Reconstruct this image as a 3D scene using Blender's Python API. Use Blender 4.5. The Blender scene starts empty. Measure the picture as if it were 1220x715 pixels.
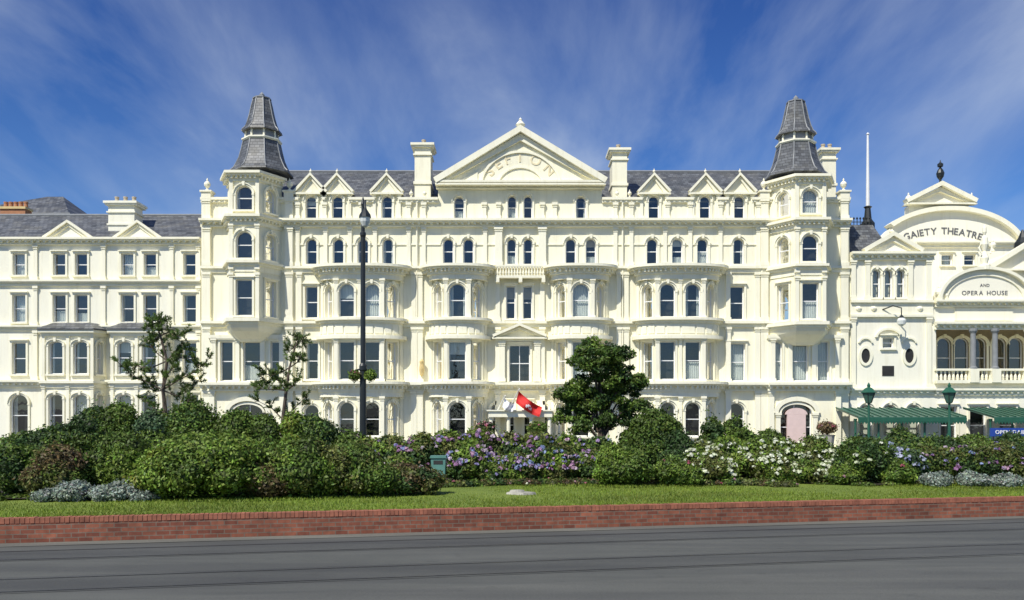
import bpy, bmesh, math, random
import numpy as np
from mathutils import Vector, Matrix
random.seed(7); rng=np.random.default_rng(7)
S=bpy.context.scene
F=1050.0; H=2.0; HOR=505.0; PM=17.5
def WX(px,d=60.0): return (px-610.0)*d/F
def WZ(py,d=60.0): return H+(HOR-py)*d/F
# ---------------------------------------------------------------- materials
def newmat(n):
    m=bpy.data.materials.new(n); m.use_nodes=True
    nt=m.node_tree; nt.nodes.clear()
    o=nt.nodes.new('ShaderNodeOutputMaterial'); p=nt.nodes.new('ShaderNodeBsdfPrincipled')
    nt.links.new(p.outputs[0],o.inputs[0]); return m,nt,p,o
def ramp(nt,fac,stops):
    r=nt.nodes.new('ShaderNodeValToRGB'); e=r.color_ramp.elements
    while len(e)<len(stops): e.new(0.5)
    for i,(p,c) in enumerate(stops): e[i].position=p; e[i].color=(*c,1) if len(c)==3 else c
    nt.links.new(fac,r.inputs[0]); return r.outputs[0]
def noise(nt,scale,detail=4,vec=None,rough=.55,mapscale=None):
    n=nt.nodes.new('ShaderNodeTexNoise'); n.inputs['Scale'].default_value=scale; n.inputs['Detail'].default_value=detail; n.inputs['Roughness'].default_value=rough
    if vec is None:
        t=nt.nodes.new('ShaderNodeTexCoord'); vec=t.outputs['Object']
    if mapscale:
        mp=nt.nodes.new('ShaderNodeMapping'); mp.inputs['Scale'].default_value=mapscale; nt.links.new(vec,mp.inputs[0]); vec=mp.outputs[0]
    nt.links.new(vec,n.inputs['Vector']); return n.outputs['Fac']
def mixc(nt,a,b,fac,mode='MIX'):
    m=nt.nodes.new('ShaderNodeMix'); m.data_type='RGBA'; m.blend_type=mode
    for s,v in ((m.inputs[6],a),(m.inputs[7],b),(m.inputs[0],fac)):
        if hasattr(v,'is_output') : nt.links.new(v,s)
        elif isinstance(v,(int,float)): s.default_value=v
        else: s.default_value=(*v,1)
    return m.outputs[2]
def bump(nt,p,h,st=.3,dist=.02):
    b=nt.nodes.new('ShaderNodeBump'); b.inputs['Strength'].default_value=st; b.inputs['Distance'].default_value=dist
    nt.links.new(h,b.inputs['Height']); nt.links.new(b.outputs[0],p.inputs['Normal'])
def simple(n,c,rough=.6,var=.12,scale=3,metal=0,mapscale=None,bst=.1):
    m,nt,p,o=newmat(n)
    f=noise(nt,scale,5,mapscale=mapscale)
    lo=tuple(x*(1-var) for x in c); hi=tuple(min(1,x*(1+var)) for x in c)
    nt.links.new(ramp(nt,f,[(.3,lo),(.7,hi)]),p.inputs['Base Color'])
    p.inputs['Roughness'].default_value=rough; p.inputs['Metallic'].default_value=metal
    if bst: bump(nt,p,f,bst)
    return m
def stucco(n,c):
    m,nt,p,o=newmat(n)
    f=noise(nt,.5,6); g=noise(nt,1.0,6,mapscale=(3,3,.3),rough=.7)
    a=ramp(nt,f,[(.3,tuple(x*.95 for x in c)),(.7,c)])
    d=ramp(nt,g,[(.30,(.86,.84,.78)),(.5,(1,1,1))])
    nt.links.new(mixc(nt,a,d,.7,'MULTIPLY'),p.inputs['Base Color'])
    p.inputs['Roughness'].default_value=.65
    bump(nt,p,noise(nt,14,4),.12,.01)
    return m
def slate(n,c):
    m,nt,p,o=newmat(n)
    t=nt.nodes.new('ShaderNodeTexCoord'); s=nt.nodes.new('ShaderNodeSeparateXYZ'); nt.links.new(t.outputs['Object'],s.inputs[0])
    cb=nt.nodes.new('ShaderNodeCombineXYZ'); nt.links.new(s.outputs[0],cb.inputs[0]); nt.links.new(s.outputs[2],cb.inputs[1])
    b=nt.nodes.new('ShaderNodeTexBrick'); nt.links.new(cb.outputs[0],b.inputs['Vector'])
    b.inputs['Scale'].default_value=1; b.inputs['Brick Width'].default_value=.32; b.inputs['Row Height'].default_value=.2; b.inputs['Mortar Size'].default_value=.014
    b.inputs['Color1'].default_value=(*[x*.65 for x in c],1); b.inputs['Color2'].default_value=(*[x*1.45 for x in c],1); b.inputs['Mortar'].default_value=(*[x*.35 for x in c],1)
    f=noise(nt,.9,6)
    nt.links.new(mixc(nt,b.outputs['Color'],ramp(nt,f,[(.32,(.6,.62,.60)),(.5,(1,1,1)),(.68,(1.25,1.18,1.0))]),.9,'MULTIPLY'),p.inputs['Base Color'])
    p.inputs['Roughness'].default_value=.5
    bump(nt,p,b.outputs['Fac'],.4,.02); return m
M={}
M['wall']=stucco('cream_stucco',(.93,.885,.67))
M['trim']=stucco('cream_trim',(.94,.90,.70))
M['lwall']=stucco('pale_stucco',(.91,.88,.71))
M['twall']=stucco('theatre_stucco',(.92,.885,.72))
M['letter']=simple('letter_paint',(.80,.70,.45),.5)
M['plaque']=simple('gilt_plaque',(.66,.50,.22),.5)
M['tletter']=simple('dark_letter_paint',(.13,.13,.13),.5)
M['slate']=slate('slate',(.115,.12,.125))
M['lead']=simple('lead',(.24,.25,.25),.5)
M['frame']=simple('white_window_paint',(.80,.80,.78),.4,.03)
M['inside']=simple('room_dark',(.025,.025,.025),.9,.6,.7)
M['curtain']=simple('net_curtain',(.62,.63,.60),.9,.25,3,mapscale=(14,14,.3))
M['blind']=simple('tan_blind',(.46,.39,.28),.9,.1)
M['terracotta']=simple('terracotta',(.42,.19,.09),.8)
M['iron']=simple('black_iron',(.018,.022,.022),.4)
M['green']=simple('green_paint',(.02,.10,.06),.4)
M['greencanopy']=simple('green_canopy',(.055,.13,.095),.35)
M['teal']=simple('teal_plastic',(.10,.24,.20),.5)
M['stone']=simple('stone',(.38,.36,.30),.8,.3,6)
M['red']=simple('red_cloth',(.60,.02,.015),.7,.1)
M['whitecloth']=simple('white_cloth',(.75,.75,.75),.7,.05)
M['pink']=simple('pink_paint',(.72,.55,.50),.5,.05)
M['blue']=simple('blue_sign_paint',(.02,.06,.30),.4,.05)
M['white']=simple('white_paint',(.8,.8,.78),.4,.03)
M['bark']=simple('bark',(.10,.075,.055),.9,.4,12,bst=.6)
M['lampglass']=simple('frosted_glass',(.7,.72,.68),.2,.03)
# glass
m,nt,p,o=newmat('window_glass'); nt.nodes.remove(p)
tr=nt.nodes.new('ShaderNodeBsdfTransparent'); tr.inputs[0].default_value=(.84,.88,.87,1)
gl=nt.nodes.new('ShaderNodeBsdfGlossy'); gl.inputs['Roughness'].default_value=.02; gl.inputs[0].default_value=(.95,.93,.88,1)
lw=nt.nodes.new('ShaderNodeFresnel'); lw.inputs[0].default_value=1.7
mx=nt.nodes.new('ShaderNodeMixShader'); ad=nt.nodes.new('ShaderNodeMath'); ad.operation='ADD'; ad.inputs[1].default_value=.04; nt.links.new(lw.outputs[0],ad.inputs[0])
nt.links.new(ad.outputs[0],mx.inputs[0]); nt.links.new(tr.outputs[0],mx.inputs[1]); nt.links.new(gl.outputs[0],mx.inputs[2]); nt.links.new(mx.outputs[0],o.inputs[0])
b=nt.nodes.new('ShaderNodeBump'); b.inputs['Strength'].default_value=.2; b.inputs['Distance'].default_value=.03
nt.links.new(noise(nt,1.3,2),b.inputs['Height']); nt.links.new(b.outputs[0],gl.inputs['Normal'])
M['glass']=m
m,nt,p,o=newmat('foliage_leaves')
at=nt.nodes.new('ShaderNodeAttribute'); at.attribute_name='Col'
nt.links.new(at.outputs[0],p.inputs['Base Color']); p.inputs['Roughness'].default_value=.55; p.inputs['Specular IOR Level'].default_value=.3
tl=nt.nodes.new('ShaderNodeBsdfTranslucent'); nt.links.new(at.outputs[0],tl.inputs[0])
mx=nt.nodes.new('ShaderNodeMixShader'); mx.inputs[0].default_value=.25
nt.links.new(p.outputs[0],mx.inputs[1]); nt.links.new(tl.outputs[0],mx.inputs[2]); nt.links.new(mx.outputs[0],o.inputs[0])
M['leaf']=m
# ---------------------------------------------------------------- builder
class Frame:
    def __init__(s,ox,oy,ax=0.0): s.ox,s.oy=ox,oy; s.c,s.s=math.cos(ax),math.sin(ax)
    def __call__(s,u,d,z): return (s.ox+u*s.c+d*s.s, s.oy+u*s.s-d*s.c, z)
def facet(p0,p1):
    a=math.atan2(p1[1]-p0[1],p1[0]-p0[0]); return Frame(p0[0],p0[1],a), math.hypot(p1[0]-p0[0],p1[1]-p0[1])
class B:
    def __init__(s,name): s.name=name; s.parts={}
    def add(s,part,vs,fs):
        V,Fc=s.parts.setdefault(part,([],[])); n=len(V); V.extend(vs); Fc.extend([[i+n for i in f] for f in fs])
    def quad(s,part,a,b,c,d): s.add(part,[a,b,c,d],[[0,1,2,3]])
    def box(s,part,fr,u0,u1,d0,d1,z0,z1):
        v=[fr(u,d,z) for z in (z0,z1) for d in (d0,d1) for u in (u0,u1)]
        s.add(part,v,[[0,1,3,2],[4,6,7,5],[0,4,5,1],[2,3,7,6],[0,2,6,4],[1,5,7,3]])
    def extr(s,part,fr,poly,d0,d1):
        n=len(poly); v=[fr(u,d0,z) for u,z in poly]+[fr(u,d1,z) for u,z in poly]
        s.add(part,v,[list(range(n))[::-1],list(range(n,2*n))]+[[i,(i+1)%n,(i+1)%n+n,i+n] for i in range(n)])
    def prism(s,part,ch,z0,z1,ch2=None):
        n=len(ch); c2=ch2 or ch; v=[(x,y,z0) for x,y in ch]+[(x,y,z1) for x,y in c2]
        s.add(part,v,[list(range(n))[::-1],list(range(n,2*n))]+[[i,(i+1)%n,(i+1)%n+n,i+n] for i in range(n)])
    def ring(s,part,fr,uc,zc,ru,rz,t,d0,d1,a0=0,a1=math.pi,n=14):
        V=[];Fc=[]
        for i in range(n+1):
            a=a1+(a0-a1)*i/n; c,sn=math.cos(a),math.sin(a)
            for (r,q) in ((ru,rz),(ru+t,rz+t)):
                for d in (d0,d1): V.append(fr(uc+r*c,d,zc+q*sn))
        for i in range(n):
            a=4*i; b_=a+4
            Fc+=[[a+1,a+3,b_+3,b_+1],[a+3,a+2,b_+2,b_+3],[a,a+1,b_+1,b_],[a+2,a,b_,b_+2]]
        Fc+=[[0,1,3,2],[4*n,4*n+2,4*n+3,4*n+1]]
        s.add(part,V,Fc)
    def lathe(s,part,cx,cy,prof,n=12,rot=0.0,cap=True):
        V=[];Fc=[]
        for r,z in prof:
            for i in range(n):
                a=rot+2*math.pi*i/n; V.append((cx+r*math.cos(a),cy+r*math.sin(a),z))
        for j in range(len(prof)-1):
            for i in range(n): Fc.append([j*n+i,j*n+(i+1)%n,(j+1)*n+(i+1)%n,(j+1)*n+i])
        if cap: Fc+= [list(range(n))[::-1], list(range((len(prof)-1)*n,len(prof)*n))]
        s.add(part,V,Fc)
    def tube(s,part,pts,rad,n=7):
        V=[];Fc=[]; P=[Vector(p) for p in pts]
        for j,p in enumerate(P):
            t=(P[min(j+1,len(P)-1)]-P[max(j-1,0)]).normalized()
            a=t.cross(Vector((0.31,0.2,1))) 
            if a.length<1e-3: a=t.cross(Vector((1,0,0)))
            a.normalize(); b_=t.cross(a); r=rad[j] if hasattr(rad,'__len__') else rad
            for i in range(n):
                q=2*math.pi*i/n; V.append(tuple(p+a*math.cos(q)*r+b_*math.sin(q)*r))
        for j in range(len(P)-1):
            for i in range(n): Fc.append([j*n+i,j*n+(i+1)%n,(j+1)*n+(i+1)%n,(j+1)*n+i])
        Fc+=[list(range(n))[::-1],list(range((len(P)-1)*n,len(P)*n))]
        s.add(part,V,Fc)
    def text(s,part,fr,txt,size,uc,zc,R,d,a_mid=math.pi/2,space=1.0,depth=.04,flat=False):
        widths=[]; objs=[]
        for ch in txt:
            if ch==' ': widths.append(size*.45); objs.append(None); continue
            cu=bpy.data.curves.new('t','FONT'); cu.body=ch; cu.size=size; cu.extrude=depth/2; cu.offset=size*.012
            ob=bpy.data.objects.new('t',cu); S.collection.objects.link(ob)
            dg=bpy.context.evaluated_depsgraph_get(); me=ob.evaluated_get(dg).to_mesh()
            vs=[tuple(v.co) for v in me.vertices]; fs=[list(p.vertices) for p in me.polygons]
            ob.evaluated_get(dg).to_mesh_clear(); bpy.data.objects.remove(ob)
            if not vs: widths.append(size*.4); objs.append(None); continue
            x0=min(v[0] for v in vs); x1=max(v[0] for v in vs); widths.append(x1-x0+size*.14); objs.append((vs,fs,x0,x1))
        tot=sum(widths)*space; pos=-tot/2
        for w,o_ in zip(widths,objs):
            c=pos+w*space/2; pos+=w*space
            if not o_: continue
            vs,fs,x0,x1=o_; out=[]
            for x,y,z in vs:
                lx=x-(x0+x1)/2
                if flat: out.append(fr(uc+c+lx,d+z,zc+y))
                else:
                    a=a_mid-c/R; 
                    out.append(fr(uc+(R+y)*math.cos(a)+lx*math.sin(a),d+z,zc+(R+y)*math.sin(a)-lx*math.cos(a)))
            s.add(part,out,fs)
    def build(s):
        e=bpy.data.objects.new(s.name,None); S.collection.objects.link(e)
        for part,(V,Fc) in s.parts.items():
            nm,mt=(part.split(':')+[part])[:2] if ':' in part else (part,part)
            me=bpy.data.meshes.new(nm); me.from_pydata(V,[],Fc); me.materials.append(M[mt]); me.update()
            ob=bpy.data.objects.new(nm,me); S.collection.objects.link(ob); ob.parent=e
        return e
    def build_single(s,smooth=False):
        V=[];Fc=[];mi=[];mats=[]
        for part,(v,f) in s.parts.items():
            mt=part.split(':')[-1]; n=len(V); V+=v; Fc+=[[i+n for i in q] for q in f]
            if mt not in mats: mats.append(mt)
            mi+=[mats.index(mt)]*len(f)
        me=bpy.data.meshes.new(s.name); me.from_pydata(V,[],Fc)
        for mt in mats: me.materials.append(M[mt])
        me.polygons.foreach_set('material_index',mi); me.update()
        ob=bpy.data.objects.new(s.name,me); S.collection.objects.link(ob); return ob

WALL='walls:wall'; TRIM='trim:trim'
def window(b,fr,uc,w,z0,z1,rise=0.0,depth=.5,cur=None,surround=True,sill=True,wall=WALL,trim=TRIM,bar=False,R=.24):
    hw=w/2; zs=z1-rise; N=12
    def outline(t):
        if rise>0:
            arc=[(uc+(hw-t)*math.cos(math.pi-math.pi*i/N),zs+(rise-t)*math.sin(math.pi*i/N)) for i in range(N+1)]
        else: arc=[(uc-hw+t,z1-t),(uc+hw-t,z1-t)]
        return [(uc-hw+t,z0+t)]+arc+[(uc+hw-t,z0+t)]
    o_=outline(0); i_=outline(.065)
    n=len(o_)
    for k in range(n):
        a=o_[k]; c=o_[(k+1)%n]
        b.quad(wall,fr(a[0],0,a[1]),fr(c[0],0,c[1]),fr(c[0],-R,c[1]),fr(a[0],-R,a[1]))
        e=i_[k]; g=i_[(k+1)%n]
        b.quad('window_frames:frame',fr(a[0],-R+.06,a[1]),fr(c[0],-R+.06,c[1]),fr(g[0],-R+.06,g[1]),fr(e[0],-R+.06,e[1]))
        b.quad('window_frames:frame',fr(e[0],-R+.06,e[1]),fr(g[0],-R+.06,g[1]),fr(g[0],-R-.01,g[1]),fr(e[0],-R-.01,e[1]))
    if rise>0:
        for k in range(1,N+1):
            a=o_[k]; c=o_[k+1]
            if abs(a[0]-c[0])>1e-5: b.quad(wall,fr(a[0],0,a[1]),fr(c[0],0,c[1]),fr(c[0],0,z1+1e-4),fr(a[0],0,z1+1e-4))
    zm=z0+(z1-z0)*.5
    b.box('window_frames:frame',fr,uc-hw+.07,uc+hw-.07,-R-.005,-R+.05,zm-.03,zm+.03)
    if bar: b.box('window_frames:frame',fr,uc-.025,uc+.025,-R-.004,-R+.045,z0+.07,z1-.07)
    ta,tc=random.uniform(-.02,.02),random.uniform(-.006,.02)
    b.add('window_glass:glass',[fr(u,-R+.012+ta*(u-uc)+tc*(z-zm)*.6,z) for u,z in i_],[list(range(n))])
    q0,q1=-R-.03,-R-depth
    u0,u1,y0,y1=uc-hw-.02,uc+hw+.02,z0-.02,z1+.02
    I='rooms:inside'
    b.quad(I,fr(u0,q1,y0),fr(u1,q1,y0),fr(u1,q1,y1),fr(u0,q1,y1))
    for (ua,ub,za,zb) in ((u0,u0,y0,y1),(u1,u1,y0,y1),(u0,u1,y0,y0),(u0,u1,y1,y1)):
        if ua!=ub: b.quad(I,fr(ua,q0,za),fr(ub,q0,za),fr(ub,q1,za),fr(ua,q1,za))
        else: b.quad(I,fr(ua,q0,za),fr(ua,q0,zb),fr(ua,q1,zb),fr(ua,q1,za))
    if cur is None: cur=random.choice(['sides','sides','half','net','none','blind','sides','bhalf','none'])
    q=-R-.14; C='curtains:curtain'
    def drape(ua,ub,za,zb,part=C):
        m_=max(3,int((ub-ua)/.07)); V=[];Fc=[]
        for k in range(m_+1):
            u=ua+(ub-ua)*k/m_; dd=q+(.025 if k%2 else -.025)
            V+= [fr(u,dd,za),fr(u,dd,zb)]
        for k in range(m_): Fc.append([2*k,2*k+2,2*k+3,2*k+1])
        b.add(part,V,Fc)
    if cur=='sides':
        wd=w*random.uniform(.13,.28); drape(uc-hw,uc-hw+wd,z0,z1); drape(uc+hw-wd*random.uniform(.6,1),uc+hw,z0,z1)
    elif cur=='half': drape(uc-hw,uc+hw,z0,z0+(z1-z0)*random.uniform(.35,.55))
    elif cur=='net': drape(uc-hw,uc+hw,z0,z1)
    elif cur in('blind','bhalf'):
        k_=(z1-z0)*random.uniform(.2,.5)
        b.quad('blinds:blind' if random.random()<.4 else C,fr(uc-hw,q,z1-k_),fr(uc+hw,q,z1-k_),fr(uc+hw,q,z1),fr(uc-hw,q,z1))
        if cur=='bhalf': drape(uc-hw,uc+hw,z0,z0+(z1-z0)*random.uniform(.3,.45))
    if sill: b.box(trim,fr,uc-hw-.16,uc+hw+.16,-.02,.17,z0-.12,z0)
    if surround:
        t=.13
        b.box(trim,fr,uc-hw-t,uc-hw,-.01,.08,z0+.001,zs); b.box(trim,fr,uc+hw,uc+hw+t,-.01,.08,z0+.001,zs)
        if rise>0:
            b.box(trim,fr,uc-hw-t-.03,uc-hw+.02,-.01,.11,zs-.10,zs+.0); b.box(trim,fr,uc+hw-.02,uc+hw+t+.03,-.01,.11,zs-.10,zs+.0)
            b.ring(trim,fr,uc,zs,hw,rise,t,-.01,.085); b.ring(trim,fr,uc,zs,hw+t-.02,rise+t-.02,.06,-.01,.16)
            b.extr(trim,fr,[(uc-.07,z1-.03),(uc+.07,z1-.03),(uc+.10,z1+.24),(uc-.10,z1+.24)],-.01,.2)
        else:
            b.box(trim,fr,uc-hw-t,uc+hw+t,-.01,.085,z1,z1+.13); b.box(trim,fr,uc-hw-t-.05,uc+hw+t+.05,-.01,.2,z1+.13,z1+.2)
def strip(b,fr,u0,u1,z0,z1,ops,wall=WALL,trim=TRIM,**k):
    x=u0
    for o_ in sorted(ops,key=lambda q:q[0]):
        uc,w,za,zb,rise=o_[:5]; a,c=uc-w/2,uc+w/2
        if a>x+1e-4: b.quad(wall,fr(x,0,z0),fr(a,0,z0),fr(a,0,z1),fr(x,0,z1))
        if za>z0: b.quad(wall,fr(a,0,z0),fr(c,0,z0),fr(c,0,za),fr(a,0,za))
        if zb<z1: b.quad(wall,fr(a,0,zb),fr(c,0,zb),fr(c,0,z1),fr(a,0,z1))
        kk=dict(k); 
        if len(o_)>5: kk.update(o_[5])
        window(b,fr,uc,w,za,zb,rise,wall=wall,trim=trim,**kk); x=c
    if u1>x+1e-4: b.quad(wall,fr(x,0,z0),fr(u1,0,z0),fr(u1,0,z1),fr(x,0,z1))
def cornice(b,fr,u0,u1,py0,py1,D,d=60.0,dent=True,part=TRIM):
    z1,z0=WZ(py0,d),WZ(py1,d); h=z1-z0
    b.box(part,fr,u0,u1,-.02,D,z1-h*.3,z1); b.box(part,fr,u0,u1,-.02,D*.8,z1-h*.48,z1-h*.3)
    b.box(part,fr,u0,u1,-.02,D*.3,z0+h*.12,z1-h*.48); b.box(part,fr,u0,u1,-.02,D*.42,z0,z0+h*.12)
    if dent:
        u=u0+.15
        while u<u1-.15: b.box(part,fr,u-.07,u+.07,0,D*.72,z1-h*.72,z1-h*.481); u+=.42
def pilaster(b,fr,u,z0,z1,w=.34,d=.12,part=TRIM):
    d*=1.25
    b.box(part,fr,u-w/2,u+w/2,-.02,d,z0,z1); b.box(part,fr,u-w/2-.06,u+w/2+.06,-.02,d+.07,z1-.16,z1-.001)
    b.box(part,fr,u-w/2-.03,u+w/2+.03,-.02,d+.04,z1-.30,z1-.25); b.box(part,fr,u-w/2-.05,u+w/2+.05,-.02,d+.05,z0+.001,z0+.25)
def urn(b,x,y,z,s=1.0,part=TRIM):
    b.lathe(part,x,y,[(.16*s,z),(.16*s,z+.1*s),(.07*s,z+.14*s),(.07*s,z+.22*s),(.2*s,z+.36*s),(.24*s,z+.5*s),(.18*s,z+.64*s),(.05*s,z+.74*s),(.07*s,z+.82*s),(.01,z+.95*s)],10)
def chimney(b,px0,px1,pyb,pyt,y,part=WALL,pots=2,dep=1.0,d=60.0):
    x0,x1=WX(px0,y),WX(px1,y); z0,z1=WZ(pyb,y),WZ(pyt,y); fr=Frame(0,y); w=x1-x0
    T=TRIM if part==WALL else part
    b.box(part,fr,x0,x1,-dep,0,z0,z1)
    b.box(T,fr,x0-.08,x1+.08,-dep-.08,.08,z0+(z1-z0)*.30,z0+(z1-z0)*.35)
    b.box(T,fr,x0-.10,x1+.10,-dep-.10,.10,z1-.75,z1-.65)
    b.box(T,fr,x0-.18,x1+.18,-dep-.18,.18,z1-.22,z1-.1); b.box(T,fr,x0-.26,x1+.26,-dep-.26,.26,z1-.1,z1+.06)
    for k in range(pots):
        cx=x0+w*(k+.5)/pots; b.lathe('chimney_pots:blind',cx,y+dep/2,[(.17,z1+.06),(.13,z1+.45),(.16,z1+.46),(.16,z1+.55),(.1,z1+.55)],10)
def pediment(b,fr,u0,u1,zb,za,D=.35,thick=.5,wall=WALL,t=.22,finial=True):
    um=(u0+u1)/2
    b.extr(wall,fr,[(u0,zb),(u1,zb),(um,za-.05)],-thick,.03)
    L=math.hypot(um-u0,za-zb); nx,nz=-(za-zb)/L,(um-u0)/L
    b.extr(TRIM,fr,[(u0-.12,zb-.02),(um,za),(um,za+t*1.15),(u0-.12+nx*t,zb+nz*t)],-.1,D)
    b.extr(TRIM,fr,[(u1+.12,zb-.02),(u1+.12-nx*t,zb+nz*t),(um,za+t*1.15),(um,za)],-.1,D)
    b.extr(TRIM,fr,[(u0-.05,zb+.02),(um,za-.04),(um,za-.3*t/.22),(u0+.28,zb+.02)],-.1,D*.45)
    b.extr(TRIM,fr,[(u1+.05,zb+.02),(u1-.28,zb+.02),(um,za-.3*t/.22),(um,za-.04)],-.1,D*.45)
    b.box(TRIM,fr,u0-.2,u1+.2,-.05,D*.9,zb-.14,zb-.021)

# ================================================================= HOTEL
h=B('victorian_hotel')
fr0=Frame(0,60)
def W(px,w,py1,py0,arch=True,d=60.0,**k):
    w_=w/PM*1.0; return (WX(px,d),w_,WZ(py0,d),WZ(py1,d),(w_/2 if arch else 0.0),k)
BAYS=[(428.5,49,27,True),(545,34,13.5,False),(692,34,13.5,False),(810,49,27,True)]
def segs(lo,hi,cuts):
    out=[];x=lo
    for a,c in cuts: out.append((x,a)); x=c
    out.append((x,hi)); return out
third=[W(x,13,284,315) for x in (371,403,432.5,462,777,807,837,880)]+[W(x,12.5,284,315) for x in (534,558,680,704)]+[W(x,11,284,315) for x in (609.5,629)]
strip(h,fr0,WX(240),WX(1012),WZ(318),WZ(266),third)
xs=sorted([o_[0]-o_[1]/2-.18 for o_ in third]+[o_[0]+o_[1]/2+.18 for o_ in third]); zi=WZ(284)-.37
pts=[WX(352)]+xs+[WX(915)]
for k in range(0,len(pts),2):
    if pts[k+1]-pts[k]>.1: h.box(TRIM,fr0,pts[k],pts[k+1],-.01,.07,zi-.1,zi)
DORM=[370.5,402,461,779,840,881]
edges=[240]+sum([[x-14,x+14] for x in DORM[:3]],[])+[522,717]+sum([[x-14,x+14] for x in DORM[3:]],[])+[1012]
allw=[W(x,13,233,261) for x in DORM]+[W(547,12,234,261),W(692,12,234,261),W(610,10.5,233,261),W(629,10.5,233,261)]
for i in range(len(edges)-1):
    a,c=edges[i],edges[i+1]; mid=(a+c)/2
    top=229 if any(abs(mid-x)<3 for x in DORM) else (221 if (a,c)==(522,717) else 239)
    ops=[o_ for o_ in allw if WX(a)<o_[0]<WX(c)]
    strip(h,fr0,WX(a),WX(c),WZ(266),WZ(top),ops)
    if top==239:
        h.box(TRIM,fr0,WX(a)+.002,WX(c)-.002,-.3,.28,WZ(239),WZ(236)); h.box(TRIM,fr0,WX(a),WX(c),-.02,.16,WZ(242),WZ(239)-.001)
        u=WX(a)+.2
        while u<WX(c)-.1: h.box(TRIM,fr0,u-.06,u+.06,0,.22,WZ(241.3),WZ(239)-.002); u+=.36
    if top==229:
        pediment(h,fr0,WX(a)-.12,WX(c)+.12,WZ(230),WZ(210),D=.32,thick=.4,t=.16)
        for xx in (WX(a),WX(c)):
            h.quad(WALL,(xx,60,WZ(240)),(xx,62,WZ(240)),(xx,62,WZ(229)),(xx,60,WZ(229)))
        um=WX(mid); R0=(um,60.2,WZ(209)); R1=(um,64.6,WZ(209))
        for sgn,ux in ((-1,WX(a)-.22),(1,WX(c)+.22)):
            h.quad('roof:slate',(ux,60.2,WZ(229)),(ux,62.6,WZ(229)),R1,R0)
        urn(h,um,59.9,WZ(208),.4)
        for ux in (WX(a)-.05,WX(c)+.05):
            pilaster(h,fr0,ux,WZ(262),WZ(231),.2,.1)
fp=Frame(0,59.75)
pediment(h,fp,WX(523),WX(717),WZ(221),WZ(161),D=.55,thick=.8,t=.38)
cornice(h,fr0,WX(520),WX(720),218,226,.75)
um=WX(620)
h.ring(TRIM,fp,um,WZ(226),46/PM,42/PM,.16,.02,.14,.18,math.pi-.18,24)
h.ring(TRIM,fp,um,WZ(226),27/PM,24/PM,.12,.02,.12,.1,math.pi-.1,20)
h.text('hotel_lettering:letter',fp,'SEFTON',.95,um,WZ(226)-.6,29/PM+.75,.05,space=1.25,depth=.03)
for s_ in (-1,1):
    h.extr(TRIM,fp,[(um+s_*2.9,WZ(219)),(um+s_*4.4,WZ(219)),(um+s_*2.9,WZ(206))],.0,.1)
h.lathe(TRIM,um,59.8,[(.35,WZ(158)),(.35,WZ(156)),(.15,WZ(155)),(.34,WZ(150)),(.2,WZ(147)),(.08,WZ(145)),(.12,WZ(144)),(.02,WZ(141.5))],12)
zr=WZ(161)+.3
for ux in (WX(521),WX(719)): h.quad('roof:slate',(ux,59.6,WZ(221)),(ux,66,WZ(221)),(um,66,zr),(um,59.6,zr))
first=[W(372,15,408,452,False),W(619,25,411,455,False,bar=True,cur='none',sill=False),W(877,22,409,454,False,cur='net')]
second=[W(371,15,341,379,False),W(608.5,11,341,380,False),W(628.5,11,341,380,False),W(877,19,341,381,False)]
ground=[W(371,18,482,520,True,cur='none'),W(608,10,478,535,False,sill=False,cur='none'),W(629,10,478,535,False,sill=False,cur='none'),W(877,20,480,518,True,cur='none'),W(590,10,482,520,True,cur='none'),W(648,10,482,520,True,cur='none')]
def baygeo(c,a): return WX(c,59.0),a/PM*.985
cuts=[(baygeo(c,a)[0]-baygeo(c,a)[1]+.03,baygeo(c,a)[0]+baygeo(c,a)[1]-.03) for c,a,_,_ in BAYS]
for (z0,z1,ops) in ((0.0,WZ(460),ground),(WZ(460),WZ(386),first),(WZ(386),WZ(318),second)):
    for a,c in segs(WX(342 if z0!=WZ(386) else 240),WX(914 if z0!=WZ(386) else 1012),cuts):
        strip(h,fr0,a,c,z0,z1,[o_ for o_ in ops if a<o_[0]<c])
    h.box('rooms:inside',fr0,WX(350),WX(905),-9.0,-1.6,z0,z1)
cornice(h,fr0,WX(240),WX(1012),262,271,.6)
cornice(h,fr0,WX(240),WX(1012),456,466,.7)
a,c=WX(240),WX(1012)
h.box(TRIM,fr0,a,c,-.02,.28,WZ(320.5),WZ(317.5)); h.box(TRIM,fr0,a,c,-.02,.12,WZ(325),WZ(320.5)-.001)
h.box(TRIM,fr0,a,c,-.02,.36,WZ(386),WZ(383)); h.box(TRIM,fr0,a,c,-.02,.16,WZ(390),WZ(386)-.001)
for u in (355,388,417,447,487,505,578,733,752,792,822,858,903):
    pilaster(h,fr0,WX(u),WZ(317),WZ(271.3),.26,.1)
for u in (355,387,431,487,505,577,594,646,661,733,752,795,822,858,903):
    pilaster(h,fr0,WX(u),WZ(261.9),WZ(242),.26,.12)
for u in (594,646): pilaster(h,fr0,WX(u),WZ(317),WZ(271.3),.5,.2)
for u in (357,493,501,593,646,737,746,867,902):
    pilaster(h,fr0,WX(u),WZ(382.9),WZ(325.1),.3,.12); pilaster(h,fr0,WX(u),WZ(455.9),WZ(390.2),.34,.14); pilaster(h,fr0,WX(u),0.02,WZ(466.2),.36,.16)
h.box(TRIM,fr0,WX(591),WX(649),0,.7,WZ(333),WZ(330)); h.box(TRIM,fr0,WX(591),WX(649),.55,.7,WZ(320),WZ(318))
for k in range(17): 
    u=WX(593)+k*(WX(647)-WX(593))/16; h.lathe(TRIM,u,60-.63,[(.05,WZ(330)),(.08,WZ(327)),(.04,WZ(323)),(.05,WZ(320))],6)
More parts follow.
